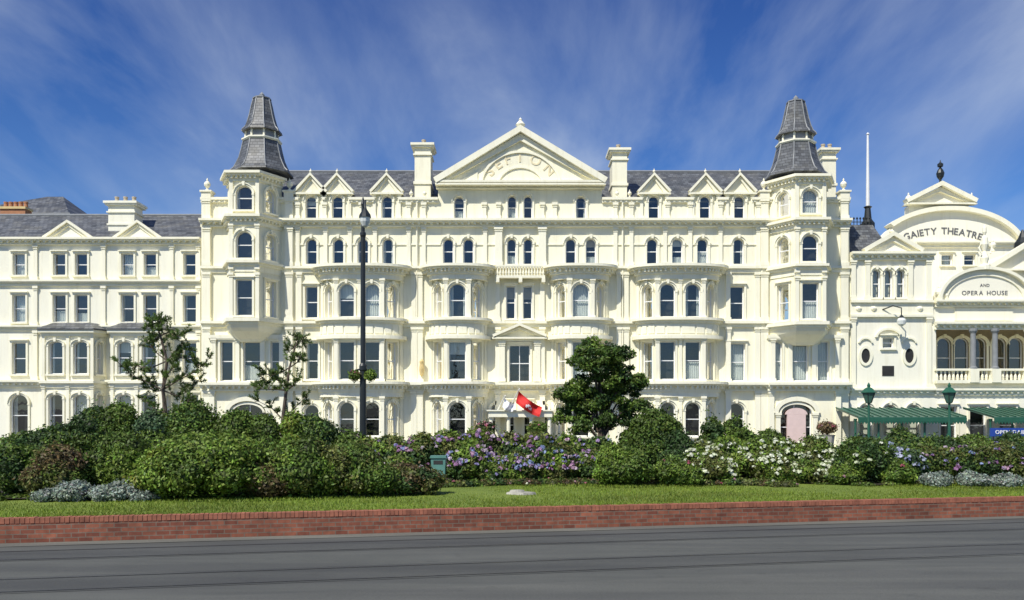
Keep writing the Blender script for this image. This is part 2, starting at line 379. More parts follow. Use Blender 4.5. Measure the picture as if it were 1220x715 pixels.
for u in (593,620,647): h.box(TRIM,fr0,WX(u)-.12,WX(u)+.12,0,.72,WZ(331)-.4,WZ(330)-.17)
pediment(h,fr0,WX(590),WX(648),WZ(402),WZ(389),D=.6,thick=.05,t=.16)
h.box(TRIM,fr0,WX(590),WX(648),-.02,.3,WZ(407),WZ(403.5))
for u in (598,640): pilaster(h,fr0,WX(u),WZ(455),WZ(407.2),.4,.22)
for u in (503,736):
    h.lathe('plaques:plaque',WX(u),59.7,[(.02,WZ(449)),(.13,WZ(447)),(.18,WZ(440)),(.13,WZ(434)),(.16,WZ(431)),(.02,WZ(428))],8)
fe=Frame(0,57.6)
h.box(TRIM,fe,WX(583),WX(656),-2.3,0,WZ(497,58),WZ(490,58)); h.box(TRIM,fe,WX(581),WX(658),-2.3,.12,WZ(490,58),WZ(488.5,58))
for u in (586,606,632,653): h.lathe(TRIM,WX(u),57.85,[(.2,0),(.2,.3),(.14,.35),(.12,WZ(499,58)),(.2,WZ(498,58)),(.2,WZ(497,58))],12)
def bow(cx,a,bd,off,n=20,ex=2.6,yb=60.02):
    pts=[]
    for i in range(n+1):
        t=math.pi*i/n; c,s_=math.cos(t),math.sin(t)
        x=-math.copysign(abs(c)**(2/ex),c)*(a+off); y=(abs(s_)**(2/ex))*(bd+off)
        pts.append((cx+x,yb-y))
    return pts
def dentchain(b,ch,z0,z1,out,step=.42,part=TRIM):
    for i in range(len(ch)-1):
        f,L=facet(ch[i],ch[i+1]); k=max(1,round(L/step)) if L>.2 else (1 if i%2 else 0)
        for j in range(k):
            u=L*(j+.5)/k; b.box(part,f,u-.06,u+.06,-.05,out,z0,z1)
for c,a,fh,wide in BAYS:
    D=59.0; cx,A=baygeo(c,a); FH=fh/PM; dp=1.15; Z=lambda p:WZ(p,D)
    P=[(cx-A,60.02),(cx-FH,60-dp),(cx+FH,60-dp),(cx+A,60.02)]
    if wide: frontu=[FH-14.8/PM,FH+14.8/PM]; ww=18/PM
    else: frontu=[FH]; ww=20/PM
    for (zb,zt,wb,wt,arch) in ((0,Z(472),Z(520),Z(479),True),(Z(404),Z(455),0,0,False),(Z(381),Z(332),Z(378),Z(338),True)):
        if not arch: zb,zt=Z(456),Z(403); wb,wt=Z(452.5),Z(407)
        for i in range(3):
            f,L=facet(P[i],P[i+1])
            if i==1: ops=[(u,ww,wb,wt,(ww/2 if arch else 0)) for u in frontu]
            else: ops=[(L/2+(.06 if i==0 else -.06),L*.50,wb,wt,(L*.25 if arch else 0))]
            strip(h,f,0,L,zb,zt,ops,depth=.4,**(dict(cur='none') if zb==0 else {}))
            for u in ((0.0,L) if i==1 else ()): pilaster(h,f,u,max(zb,.02)+.002,zt-.01,.26,.1)
            if i==1 and wide: pilaster(h,f,L/2,zb+.002,zt-.01,.2,.08)
            if i!=1: pilaster(h,f,(.16 if i==0 else L-.16),zb+.003,zt-.012,.22,.07)
    def band(p1,p0,off): h.prism(TRIM,bow(cx,A,dp+.1,off),Z(p0),Z(p1))
    band(316,319,.68); band(319,321,.52); band(321,327,.22); band(327,333,.08)
    dentchain(h,bow(cx,A,dp+.1,.2,30),Z(324.5),Z(321.05),.26)
    band(379,382,.4); band(382,385,.2); band(385,400,.06); band(400,404,.32)
    ch=bow(cx,A,dp+.1,.06,12)
    for i in range(1,11):
        f,L=facet(ch[i],ch[i+1])
        if L>.3: h.box(TRIM,f,.06,L-.06,-.05,.06,Z(397.5),Z(387.5))
    band(455,458,.66); band(458,460,.46); band(460,467,.2); band(467,473,.1)
    dentchain(h,bow(cx,A,dp+.1,.18,30),Z(463.5),Z(460.05),.26)
    h.prism('lead_flats:lead',bow(cx,A,dp+.1,.3),Z(316)+.001,Z(315))
def offset(ch,o):
    n=len(ch); out=[]
    for i in range(n):
        nn=[]
        for j in (i-1,i):
            if 0<=j<n-1:
                dx,dy=ch[j+1][0]-ch[j][0],ch[j+1][1]-ch[j][1]; L=math.hypot(dx,dy); nn.append((dy/L,-dx/L))
        nx=sum(v[0] for v in nn)/len(nn); ny=sum(v[1] for v in nn)/len(nn); l2=nx*nx+ny*ny
        out.append((ch[i][0]+nx*o/l2,ch[i][1]+ny*o/l2))
    return out
def turret(pxs,front_w,side_w_facet,roofc,fy):
    Dd=58.6
    X=lambda p:WX(p,Dd); Z=lambda p:WZ(p,Dd)
    P=[(X(pxs[0]),60.02),(X(pxs[1]),58.2),(X(pxs[2]),58.2),(X(pxs[3]),60.02)]
    o=fy
    for (zb,zt,wb,wt,arch) in ((Z(386+o),Z(324+o),Z(377+o),Z(334+o),False),(Z(324+o),Z(266+o),Z(309+o),Z(277+o),True),(Z(266+o),Z(208+o),Z(252+o),Z(223+o),True)):
        for i in range(3):
            f,L=facet(P[i],P[i+1]); ops=[]
            if i==1: ops=[((front_w-pxs[1])/PM*.977,19/PM,wb,wt,(9.5/PM if arch else 0))]
            elif i==side_w_facet: ops=[(L*.52,.95,wb,wt,(.475 if arch else 0))]
            strip(h,f,0,L,zb,zt,ops,depth=.4)
            if i==1:
                for u in (0,L): pilaster(h,f,u,zb+.1,zt-.12,.24,.09)
    def band(p1,p0,off,part=TRIM): h.prism(part,offset(P,off),Z(p0+o),Z(p1+o))
    band(258,261,.48); band(261,263,.32); band(263,270,.1); dentchain(h,offset(P,.08),Z(265.5+o),Z(263.05+o),.24,.3)
    band(312,315,.36); band(315,318,.18); band(318,325,.06)
    band(380,384,.38); band(384,387,.2)
    xm=(P[1][0]+P[2][0])/2
    def sc(k,dy): return [(xm+(x-xm)*k,60.0-(60-y)*dy) for x,y in offset(P,.1)]
    steps=[(387,1.0,1.0),(391,.99,.95),(395,.93,.82),(399,.83,.62),(403,.70,.42),(406,.60,.34)]
    for i in range(len(steps)-1):
        (pa,ka,da),(pb,kb,db)=steps[i],steps[i+1]
        h.prism(TRIM,sc(kb,db),Z(pb+o),Z(pa+o)-.001,sc(ka,da))
    band(207,210,.5); band(210,212,.34); band(212,218,.1); dentchain(h,offset(P,.08),Z(215+o),Z(212.05+o),.24,.3)
    rc=X(roofc); yc=59.9; Zr=lambda p:WZ(p,59.5); r8=math.pi/8; k=1/PM
    prof=[(36,207),(35.5,205),(31.5,201),(28.5,195),(25.5,188),(23,178),(21,168.5)]
    h.lathe('turret_roof:slate',rc,yc,[(r*k*1.03,Zr(p+o)) for r,p in prof],8,r8)
    h.lathe(TRIM,rc,yc,[(22*k,Zr(168.5+o)),(23.5*k,Zr(167+o)),(23.5*k,Zr(165.5+o)),(20*k,Zr(165+o))],8,r8)
    h.lathe('turret_louvres:lead',rc,yc,[(18.5*k,Zr(165.5+o)),(18*k,Zr(156+o))],8,r8)
    for i in range(8):
        a=r8+i*math.pi/4; h.tube(TRIM,[(rc+19*k*math.cos(a),yc+19*k*math.sin(a),Zr(165.4+o)),(rc+18.5*k*math.cos(a),yc+18.5*k*math.sin(a),Zr(156+o))],.07,5)
    prof2=[(23.5,156.5),(22.5,154),(19.5,151),(17,145),(14.5,136),(12,124),(10,116)]
    h.lathe('turret_roof:slate',rc,yc,[(r*k,Zr(p+o)) for r,p in prof2],8,r8)
    h.lathe('lead_cap:lead',rc,yc,[(11*k,Zr(116.2+o)),(11*k,Zr(115+o)),(6*k,Zr(113+o)),(3*k,Zr(112.5+o)),(3.2*k,Zr(110.5+o)),(.3*k,Zr(107+o))],8,r8)
    for pr,kk in ((prof[1:],1.03),(prof2,1.0)):
        for i in range(8):
            a=r8+i*math.pi/4
            h.tube('lead_hips:lead',[(rc+r*k*kk*math.cos(a),yc+r*k*kk*math.sin(a),Zr(p+o)) for r,p in pr],.045,5)
turret((263,278,309,329),293,2,305.5,0)
turret((924,947,979,994),963,0,955.5,4)
for (a,c,ws,g) in ((252,342,((270,15),(300,20),(330,15)),'l'),(914,1000,((925,14),(953.5,19),(981,14)),'r')):
    ff=Frame(0,59.7); wd=[W(x,w_,407,454,False,d=59.7,cur=('net' if g=='r' else None)) for x,w_ in ws]
    strip(h,ff,WX(a),WX(c),WZ(460),WZ(400),wd)
    for x in (a,c):
        h.quad(WALL,(WX(x),59.7,0),(WX(x),60.1,0),(WX(x),60.1,WZ(400)),(WX(x),59.7,WZ(400)))
    h.box(TRIM,ff,WX(a)-.1,WX(c)+.1,-.3,.22,WZ(404),WZ(400)); h.box(TRIM,ff,WX(a)-.05,WX(c)+.05,-.3,.1,WZ(407)+.22,WZ(404)-.001)
    cornice(h,ff,WX(a)-.1,WX(c)+.1,456.3,466.3,.72)
    for x in (a+5,(ws[0][0]+ws[1][0])/2,(ws[1][0]+ws[2][0])/2,c-5): pilaster(h,ff,WX(x),WZ(456)+.01,WZ(407)+.2,.28,.12)
    cxx=947 if g=='r' else 297
    strip(h,ff,WX(a),WX(c),0,WZ(460),[W(cxx,40,480,538,False,d=59.7,surround=False,sill=False,bar=True,cur='none')]) 
    h.ring(TRIM,ff,WX(cxx),WZ(492),22/PM,14/PM,.3,-.02,.2); h.ring(TRIM,ff,WX(cxx),WZ(492),18/PM,10/PM,.14,-.02,.1)
    if g=='r':
        h.box('pink_door:pink',ff,WX(936),WX(958),-.12,.05,.02,WZ(494))
        h.extr('pink_door:pink',ff,[(WX(947)+.75*math.cos(t*math.pi/10),WZ(494)+.002+.45*math.sin(t*math.pi/10)) for t in range(11)],-.12,.05)
        for q in (925,969): pilaster(h,ff,WX(q),.02,WZ(492),.3,.12)
    for x in (a+3,c-4): pilaster(h,ff,WX(x),.02,WZ(466.4),.34,.15)
for a,c in ((240,252),(1000,1012)):
    for z0,z1 in ((0,WZ(460)),(WZ(460),WZ(386))): strip(h,fr0,WX(a),WX(c),z0,z1,[])
for a,c in ((252,342),(914,1000)): strip(h,fr0,WX(a),WX(c),WZ(400),WZ(386),[])
for u in (247,345,910,1005):
    for z0,z1 in ((0.02,WZ(466.2)),(WZ(455.9),WZ(390.2)),(WZ(382.9),WZ(325.1)),(WZ(317.4),WZ(271.3)),(WZ(261.9),WZ(238))): pilaster(h,fr0,WX(u),z0,z1,.5,.18)
    h.box(TRIM,fr0,WX(u)-.32,WX(u)+.32,-.4,.3,WZ(238),WZ(230)); h.box(TRIM,fr0,WX(u)-.4,WX(u)+.4,-.48,.38,WZ(230),WZ(228)); urn(h,WX(u),60,WZ(228),.95)
for u in (490,506,735,750): urn(h,WX(u),59.95,WZ(236),.6)
x0,x1=WX(300),WX(962); ze=WZ(238); zr=WZ(205,66)
h.quad('roof:slate',(x0,60.25,ze),(x1,60.25,ze),(x1,66,zr),(x0,66,zr)); h.quad('roof:slate',(x0,66,zr),(x1,66,zr),(x1,73,ze),(x0,73,ze))
for x in (x0,x1): h.add('gable_ends:wall',[(x,60.25,ze),(x,66,zr),(x,73,ze)],[[0,1,2]])
h.tube('ridge_tiles:lead',[(x0,66,zr+.03),(x1,66,zr+.03)],.1,6)
X0,X1=WX(240),WX(1012)
h.quad(WALL,(X0,60,0),(X0,73,0),(X0,73,ze),(X0,60,ze)); h.quad(WALL,(X1,60,0),(X1,73,0),(X1,73,ze),(X1,60,ze)); h.quad(WALL,(X0,73,0),(X1,73,0),(X1,73,ze),(X0,73,ze))
h.quad('lead_flats:lead',(X0,60.2,ze-.05),(X1,60.2,ze-.05),(X1,73,ze-.05),(X0,73,ze-.05))
chimney(h,494,513,240,172,60.35,pots=1,dep=1.6); chimney(h,729.5,747,240,178,60.6,pots=1,dep=1.6)
chimney(h,980,996,240,178,64,pots=2,dep=1.2)
for u in (349,497,741.5,907): h.tube('downpipes:trim',[(WX(u),59.86,0),(WX(u),59.86,WZ(242))],.06,6)
h.build()

# ================================================================= LEFT TERRACE
l=B('terraced_guest_house'); LW='walls:lwall'; LD=61.0; fl=Frame(0,LD)
LZ=lambda p:WZ(p,LD); LX=lambda p:WX(p,LD)
def LWd(px,w,py1,py0,arch=False,**k): return (LX(px),w/PM,LZ(py0),LZ(py1),(w/PM/2 if arch else 0),k)
cols=(-110,-62,-36,23,71,97,152,179,226)
lo=-135
strip(l,fl,LX(lo),LX(240.5),LZ(340),LZ(288),[LWd(x,15,302,328) for x in cols],wall=LW)
strip(l,fl,LX(lo),LX(240.5),LZ(394),LZ(340),[LWd(x,16,351,384) for x in cols],wall=LW)
c2=(-110,-62,-36,23,226)
LB=[(WX(c,60.2),37/PM) for c in (83,164.5)]
for a,c in segs(LX(lo),LX(240.5),[(x-q+.03,x+q-.03) for x,q in LB]):
    strip(l,fl,a,c,LZ(458),LZ(394),[o_ for o_ in [LWd(x,17,408,446) for x in c2] if a<o_[0]<c],wall=LW)
    strip(l,fl,a,c,0,LZ(458),[o_ for o_ in [LWd(x,22,470,520,x==23) for x in c2] if a<o_[0]<c],wall=LW)
cornice(l,fl,LX(lo),LX(240),284,292,.5,d=LD); cornice(l,fl,LX(lo),LX(240),334,341,.34,d=LD,dent=False); cornice(l,fl,LX(lo),LX(240),388,394,.3,d=LD,dent=False); cornice(l,fl,LX(lo),LX(240),453,461,.45,d=LD)
for u in (-85,-12,43,124,205,237): 
    for a,c in ((333.9,292.2),(387.9,341.2),(452.9,394.2)): pilaster(l,fl,LX(u),LZ(a),LZ(c),.25,.09)
for cx,A in LB:
    D=60.2; FH=29/PM; P=[(cx-A,LD+.01),(cx-FH,LD-1.0),(cx+FH,LD-1.0),(cx+A,LD+.01)]; Z=lambda p:WZ(p,D)
    for zb,zt,wb,wt in ((0,Z(458),Z(520),Z(470)),(Z(458),Z(396),Z(446),Z(407))):
        for i in range(3):
            f,L=facet(P[i],P[i+1]); ops=[(L/2-.84,17/PM,wb,wt,.25),(L/2+.84,17/PM,wb,wt,.25)] if i==1 else [(L/2,.5,wb,wt,.15)]
            strip(l,f,0,L,zb,zt,ops,wall=LW,depth=.4)
            if i==1:
                for u in (0,L/2,L): pilaster(l,f,u,zb+.02,zt-.01,.2,.08)
    for p1,p0,off in ((394,397,.35),(397,401,.15),(454,457,.3),(457,462,.12)): l.prism(TRIM,offset(P,off),Z(p0),Z(p1))
    l.prism('bay_roof:slate',offset(P,.42),Z(394)+.001,Z(392)); l.prism('bay_roof:slate',offset(P,.4),Z(392)+.001,Z(384),[(cx-A*.72,LD),(cx-A*.6,LD-.5),(cx+A*.6,LD-.5),(cx+A*.72,LD)])
for a,c in ((56,108),(140,190),(-90,-40)): 
    pediment(l,fl,LX(a),LX(c),LZ(285),LZ(266),D=.3,thick=.3,wall=LW,t=.16)
    um=LX((a+c)/2); 
    for ux in (LX(a)-.1,LX(c)+.1): l.quad('roof:slate',(ux,LD,LZ(285)),(ux,LD+3,LZ(285)),(um,LD+3.3,LZ(265)),(um,LD,LZ(265)))
x0,x1=LX(lo),LX(240); ze=LZ(285); zr=WZ(257,66)
l.quad('roof:slate',(x0,61.1,ze),(x1,61.1,ze),(x1,66,zr),(x0,66,zr)); l.quad('roof:slate',(x0,66,zr),(x1,66,zr),(x1,71,ze),(x0,71,ze))
l.tube('ridge_tiles:lead',[(x0,66,zr+.03),(x1,66,zr+.03)],.1,6)
l.quad(LW,(x0,61,0),(x0,71,0),(x0,71,ze),(x0,61,ze)); l.quad(LW,(x0,71,0),(x1,71,0),(x1,71,ze),(x0,71,ze))
l.add(LW,[(x0,61,ze),(x0,66,zr),(x0,71,ze)],[[0,1,2]])
chimney(l,129,160,280,241,62.8,part='chimney:lwall',pots=3,dep=1.4)
l.build()
r=B('hipped_roof_house'); z0=0; zt=WZ(254,76); fr_=Frame(0,76); xa,xb=WX(-60,76),WX(82,76)
r.box('walls:lwall',fr_,xa+.4,xb-.4,-10,0,0,zt-.05)
ap0,ap1=(WX(20,76),81,WZ(224,78)),(WX(40,76),81,WZ(224,78))
for q in ([(xa,76,zt),(xb,76,zt),ap1,ap0],[(xb,76,zt),(xb,86,zt),ap1],[(xb,86,zt),(xa,86,zt),ap0,ap1],[(xa,86,zt),(xa,76,zt),ap0]): r.add('roof:slate',q,[list(range(len(q)))])
r.box('dark_parapet:lead',fr_,xa-.2,xb+.2,-10.2,.2,zt-.35,zt-.001)
fc=Frame(0,73); r.box('chimney_stack:terracotta',fc,WX(0,73),WX(30,73),-1,0,WZ(262,73),WZ(247,73)); r.box('chimney_stack:plaque',fc,WX(-1,73),WX(31,73),-1.1,.1,WZ(249,73),WZ(247,73)+.05)
for k in range(5): r.lathe('chimney_pots:terracotta',WX(3+6*k,73),73.5,[(.19,WZ(247,73)),(.15,WZ(241,73)),(.18,WZ(240.5,73)),(.18,WZ(239,73))],10)
r.build()

# ================================================================= THEATRE
t=B('victorian_theatre'); TW='walls:twall'; ft=Frame(0,60)
def TWd(px,w,py1,py0,arch=False,**k): return (WX(px),w/PM,WZ(py0),WZ(py1),(w/PM/2 if arch else 0),k)
strip(t,ft,WX(1012.5),WX(1110),WZ(358),WZ(304),[TWd(x,10,321,355,True,cur='none') for x in (1044,1058.5,1073)],wall=TW)
strip(t,ft,WX(1012.5),WX(1110),WZ(465),WZ(358),[(WX(1058),14/PM,WZ(415),WZ(402),0),],wall=TW)
strip(t,ft,WX(1012.5),WX(1110),0,WZ(465),[TWd(x,16,482,520,True,cur='none') for x in (1032,1060,1088)],wall=TW)
t.box('dark_panel:inside',ft,WX(1051),WX(1065),0,.03,WZ(448),WZ(436)); 
for x in (1031,1083):
    t.extr('oval_back:inside',ft,[(WX(x)+.3*math.cos(a*math.pi/10),WZ(424)+.5*math.sin(a*math.pi/10)) for a in range(20)],-.02,.025)
    t.ring(TRIM,ft,WX(x),WZ(424),.3,.5,.18,-.01,.1,0,2*math.pi,24)
    t.ring(TRIM,ft,WX(x),WZ(410),.4,.35,.12,-.01,.12,.2,math.pi-.2,12)
t.ring(TRIM,ft,WX(1058),WZ(402),.75,.5,.15,-.01,.16)
cornice(t,ft,WX(1012.5),WX(1112),301,310,.5); t.box(TRIM,ft,WX(1012.5),WX(1111),-.02,.3,WZ(361),WZ(358)); t.box(TRIM,ft,WX(1012.5),WX(1111),-.02,.25,WZ(378),WZ(375)); t.box(TRIM,ft,WX(1012.5),WX(1111),-.02,.12,WZ(375)+.001,WZ(361)-.001)
cornice(t,ft,WX(1012.5),WX(1112),463,470,.35)
for u in (1016,1033,1084,1106):
    for a,c in ((357.9,310.2),(462.9,378.2)):
        if u in (1033,1084) and a>400: continue
        pilaster(t,ft,WX(u),WZ(a),WZ(c),.32,.12)
for u in (1051.2,1066): t.lathe(TRIM,WX(u),59.93,[(.07,WZ(355)),(.06,WZ(330)),(.1,WZ(328))],8)
for u in (1022,1040,1095): t.lathe('medallions:trim',WX(u),59.97,[(.02,WZ(372)),(.2,WZ(370)),(.25,WZ(368)),(.2,WZ(366)),(.02,WZ(364))],10)
pediment(t,ft,WX(1031),WX(1094),WZ(301),WZ(282),D=.4,thick=.5,wall=TW,t=.25)
t.lathe(TRIM,WX(1062),59.9,[(.25,WZ(281)),(.1,WZ(279)),(.18,WZ(276.5)),(.02,WZ(273.5))],10)
RX0,RX1=WX(1110),WX(1330)
t.quad(TW,ft(RX0,0,WZ(390)),ft(RX1,0,WZ(390)),ft(RX1,0,WZ(358)),ft(RX0,0,WZ(358)))
t.quad(TW,ft(RX0,0,WZ(470)),ft(RX1,0,WZ(470)),ft(RX1,0,WZ(455)),ft(RX0,0,WZ(455)))
strip(t,ft,RX0,RX1,0,WZ(470),[TWd(x,20,484,530,False,cur='none') for x in (1130,1165,1200,1240,1275)],wall=TW)
fb=Frame(0,62.6)
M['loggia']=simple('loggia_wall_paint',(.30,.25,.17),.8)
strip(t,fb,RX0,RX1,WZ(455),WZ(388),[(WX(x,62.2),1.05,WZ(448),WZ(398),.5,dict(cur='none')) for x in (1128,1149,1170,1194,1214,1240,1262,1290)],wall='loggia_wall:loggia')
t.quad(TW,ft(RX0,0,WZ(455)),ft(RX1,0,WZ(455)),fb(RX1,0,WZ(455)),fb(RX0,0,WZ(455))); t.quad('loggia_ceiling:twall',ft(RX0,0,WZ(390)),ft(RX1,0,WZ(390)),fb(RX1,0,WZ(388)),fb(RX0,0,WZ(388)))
t.box(TW,ft,RX0,WX(1115),-2.55,.02,WZ(456),WZ(389))
for u in (1157,1183,1222,1248):
    t.lathe('loggia_columns:lead' if u in(1157,1183) else TRIM,WX(u),59.75,[(.26,WZ(440)),(.26,WZ(438)),(.19,WZ(437)),(.17,WZ(398)),(.27,WZ(395)),(.27,WZ(392))],12); t.box(TRIM,ft,WX(u)-.3,WX(u)+.3,-.1,.5,WZ(456),WZ(440))
t.box(TRIM,ft,WX(1113),RX1,-.1,.35,WZ(442),WZ(439.5)); t.box(TRIM,ft,WX(1113),RX1,-.1,.4,WZ(457),WZ(453))
u=WX(1115)
while u<RX1: t.lathe(TRIM,u,59.85,[(.06,WZ(453)),(.1,WZ(449)),(.05,WZ(445)),(.07,WZ(442))],6); u+=.28
cornice(t,ft,WX(1112.5),RX1,358,366,.5); cornice(t,ft,WX(1112.5),RX1,384,393,.5); cornice(t,ft,WX(1112.5),RX1,463,471,.35)
t.box(TRIM,ft,WX(1137),WX(1206),0,.08,WZ(382),WZ(368))
cx=WX(1172)
t.extr(TW,ft,[(cx+53/PM*math.cos(a*math.pi/20),WZ(358)+36/PM*math.sin(a*math.pi/20)) for a in range(21)],-.5,.12)
t.ring(TRIM,ft,cx,WZ(358),53/PM,36/PM,.2,-.5,.45,0,math.pi,24); t.ring(TRIM,ft,cx,WZ(358),45/PM,29/PM,.1,.1,.22,0,math.pi,24)
t.text('opera_house_lettering:tletter',ft,'OPERA HOUSE',.42,cx,WZ(352),1,.13,space=1.0,flat=True,depth=.02); t.text('opera_house_lettering:tletter',ft,'AND',.28,cx,WZ(342),1,.13,flat=True,depth=.02)
t.lathe(TRIM,WX(1172),59.9,[(.4,WZ(322)),(.4,WZ(317)),(.2,WZ(315)),(.28,WZ(308)),(.12,WZ(300)),(.25,WZ(292)),(.2,WZ(284)),(.06,WZ(281)),(.14,WZ(277)),(.12,WZ(272)),(.02,WZ(268))],10)
for s_ in (-1,1): t.tube(TRIM,[(WX(1172)+s_*.2,59.9,WZ(290)),(WX(1172)+s_*.45,59.8,WZ(296)),(WX(1172)+s_*.3,59.7,WZ(303))],[.1,.08,.05],6)
urn(t,WX(1118),59.9,WZ(358),1.1); urn(t,WX(1126),59.9,WZ(358),.7)
YB=68.0; fg=Frame(0,YB); GX=lambda p:WX(p,YB); GZ=lambda p:WZ(p,YB); gp=YB/1050
gops=[(GX(x),.9,GZ(316),GZ(303),0) for x in (1128,1155)]
strip(t,fg,GX(1068),GX(1216),0,GZ(290),gops,wall=TW)
cx=GX(1130)
arc=[(cx+86*gp*math.cos(a),GZ(302)+50*gp*math.sin(a)) for a in [math.radians(14+ (166-14)*i/24) for i in range(25)]]
t.extr(TW,fg,arc,-.8,.03)
t.ring(TRIM,fg,cx,GZ(302),86*gp,50*gp,.35,-.8,.45,math.radians(10),math.radians(142),30)
t.text('gaiety_theatre_lettering:tletter',fg,'GAIETY THEATRE',.72,GX(1123),GZ(279)-9.0,9.0,.05,space=.90,depth=.04)
pediment(t,fg,GX(1080),GX(1157),GZ(243),GZ(223),D=.6,thick=.9,wall=TW,t=.3)
t.box(TW,fg,GX(1083),GX(1154),-.8,.0,GZ(258),GZ(243)-.14)
cornice(t,fg,GX(1090),GX(1216),288,295,.4,d=YB,dent=False)
for u in (1081,1156): urn(t,GX(u),YB-.2,GZ(245),1.0)
t.lathe('finial:iron',GX(1118),YB-.3,[(.12,GZ(224)),(.08,GZ(216)),(.25,GZ(212)),(.3,GZ(208)),(.2,GZ(204)),(.06,GZ(201)),(.2,GZ(200)),(.22,GZ(197)),(.06,GZ(195)),(.02,GZ(192))],10)
t.quad('roof:slate',(GX(1068),YB,GZ(290)),(GX(1216),YB,GZ(290)),(GX(1216),88,GZ(290)),(GX(1068),88,GZ(290)))
t.quad(TW,(GX(1068),YB,0),(GX(1068),88,0),(GX(1068),88,GZ(290)),(GX(1068),YB,GZ(290)))
fv=Frame(0,61.5); VX=lambda p:WX(p,61.5); VZ=lambda p:WZ(p,61.5)
strip(t,fv,VX(1182),VX(1262),VZ(360),VZ(322),[(VX(x),.8,VZ(350),VZ(330),.4) for x in (1206,1222,1238)],wall=TW)
pediment(t,fv,VX(1180),VX(1264),VZ(321),VZ(294),D=.5,thick=5,wall=TW,t=.3); urn(t,VX(1182),61.4,VZ(300),.9)
t.box('pavilion_body:twall',fv,VX(1183),VX(1261),-6,-.9,VZ(360),VZ(322)-.16)
t.lathe('cupola:iron',VX(1228),62.5,[(.6,VZ(300)),(.55,VZ(286)),(.3,VZ(280)),(.05,VZ(270))],8)
x0,x1=WX(1012.5),WX(1068); za,zb=WZ(300),WZ(268,62)
t.add('mansard_roof:slate',[(x0,60.6,za),(x1,60.6,za),(x1-.8,62,zb),(x0+.5,62,zb),(x0,66,za),(x1,66,za),(x1-.8,65,zb),(x0+.5,65,zb)],[[0,1,2,3],[1,5,6,2],[5,4,7,6],[4,0,3,7],[3,2,6,7]])
for k in range(8):
    u=x0+.6+k*(x1-x0-1.6)/7; t.tube('cresting:iron',[(u,62,zb),(u,62,zb+.4)],.03,5); t.lathe('cresting:iron',u,62,[(.02,zb+.35),(.08,zb+.45),(.02,zb+.55)],6)
t.tube('cresting:iron',[(x0+.5,62,zb+.2),(x1-.9,62,zb+.2)],.03,5)
t.box(TW,ft,x0,WX(1110),-8,-.6,0,za-.02)
fx_=WX(1038,62); t.lathe('cupola_base:iron',fx_,62.6,[(.5,zb-.2),(.5,zb+.2),(.28,zb+.5),(.2,zb+1.3),(.3,zb+1.4),(.1,zb+1.5)],8)
t.tube('flagpole:white',[(fx_,62.6,zb+1),(fx_,62.6,WZ(160,62.6))],[.14,.07],8); t.lathe('flagpole:white',fx_,62.6,[(.02,WZ(161,62.6)),(.13,WZ(160,62.6)),(.02,WZ(158,62.6))],8)
for q in ([(WX(1330),60,0),(WX(1330),88,0),(WX(1330),88,WZ(358)),(WX(1330),60,WZ(358))],[(WX(1068),88,0),(WX(1330),88,0),(WX(1330),88,WZ(300)),(WX(1068),88,WZ(300))],[(WX(1110),59.9,WZ(358)+.02),(WX(1330),59.9,WZ(358)+.02),(WX(1330),88,WZ(358)+.02),(WX(1110),88,WZ(358)+.02)]): t.add(TW,q,[[0,1,2,3]])
t.build()
c=B('glazed_canopy'); CX=lambda p:WX(p,57)
for a,b_ in ((1012,1138),(1170,1290)):
    z1,z0=WZ(486,59),WZ(497,56)
    V=[(CX(a),59.4,z1),(CX(b_),59.4,z1),(CX(b_),55.6,z0),(CX(a),55.6,z0)]
    c.add('canopy_roof:greencanopy',V+[(x,y,z-.08) for x,y,z in V],[[0,1,2,3],[7,6,5,4],[0,4,5,1],[1,5,6,2],[2,6,7,3],[3,7,4,0]])
    n=14
    for k in range(n+1):
        x=CX(a)+(CX(b_)-CX(a))*k/n; c.tube('glazing_bars:green',[(x,59.4,z1+.04),(x,55.6,z0+.04)],.04,4)
        if k%3==0: c.lathe('columns:green',x,56.0,[(.16,0),(.16,.5),(.08,.6),(.07,z0-.3),(.14,z0-.1)],8)
    c.box('valance:green',Frame(0,55.58),CX(a),CX(b_),0,.06,z0-.3,z0-.02)
    u=CX(a)
    while u<CX(b_)-.2: c.extr('valance:green',Frame(0,55.58),[(u,z0-.3),(u+.2,z0-.3),(u+.1,z0-.45)],.005,.05); u+=.2
c.build()
s_=B('shop_sign'); fsn=Frame(0,50); s_.box('board:blue',fsn,WX(1180,50),WX(1232,50),-.1,0,WZ(520,50),WZ(510,50)); s_.text('lettering:white',fsn,'OPEN DAILY',.3,WX(1206,50),WZ(517,50),1,.01,flat=True)
for x in (1184,1228): s_.tube('posts:iron',[(WX(x,50),50.05,0),(WX(x,50),50.05,WZ(510,50))],.05,6)
s_.build()
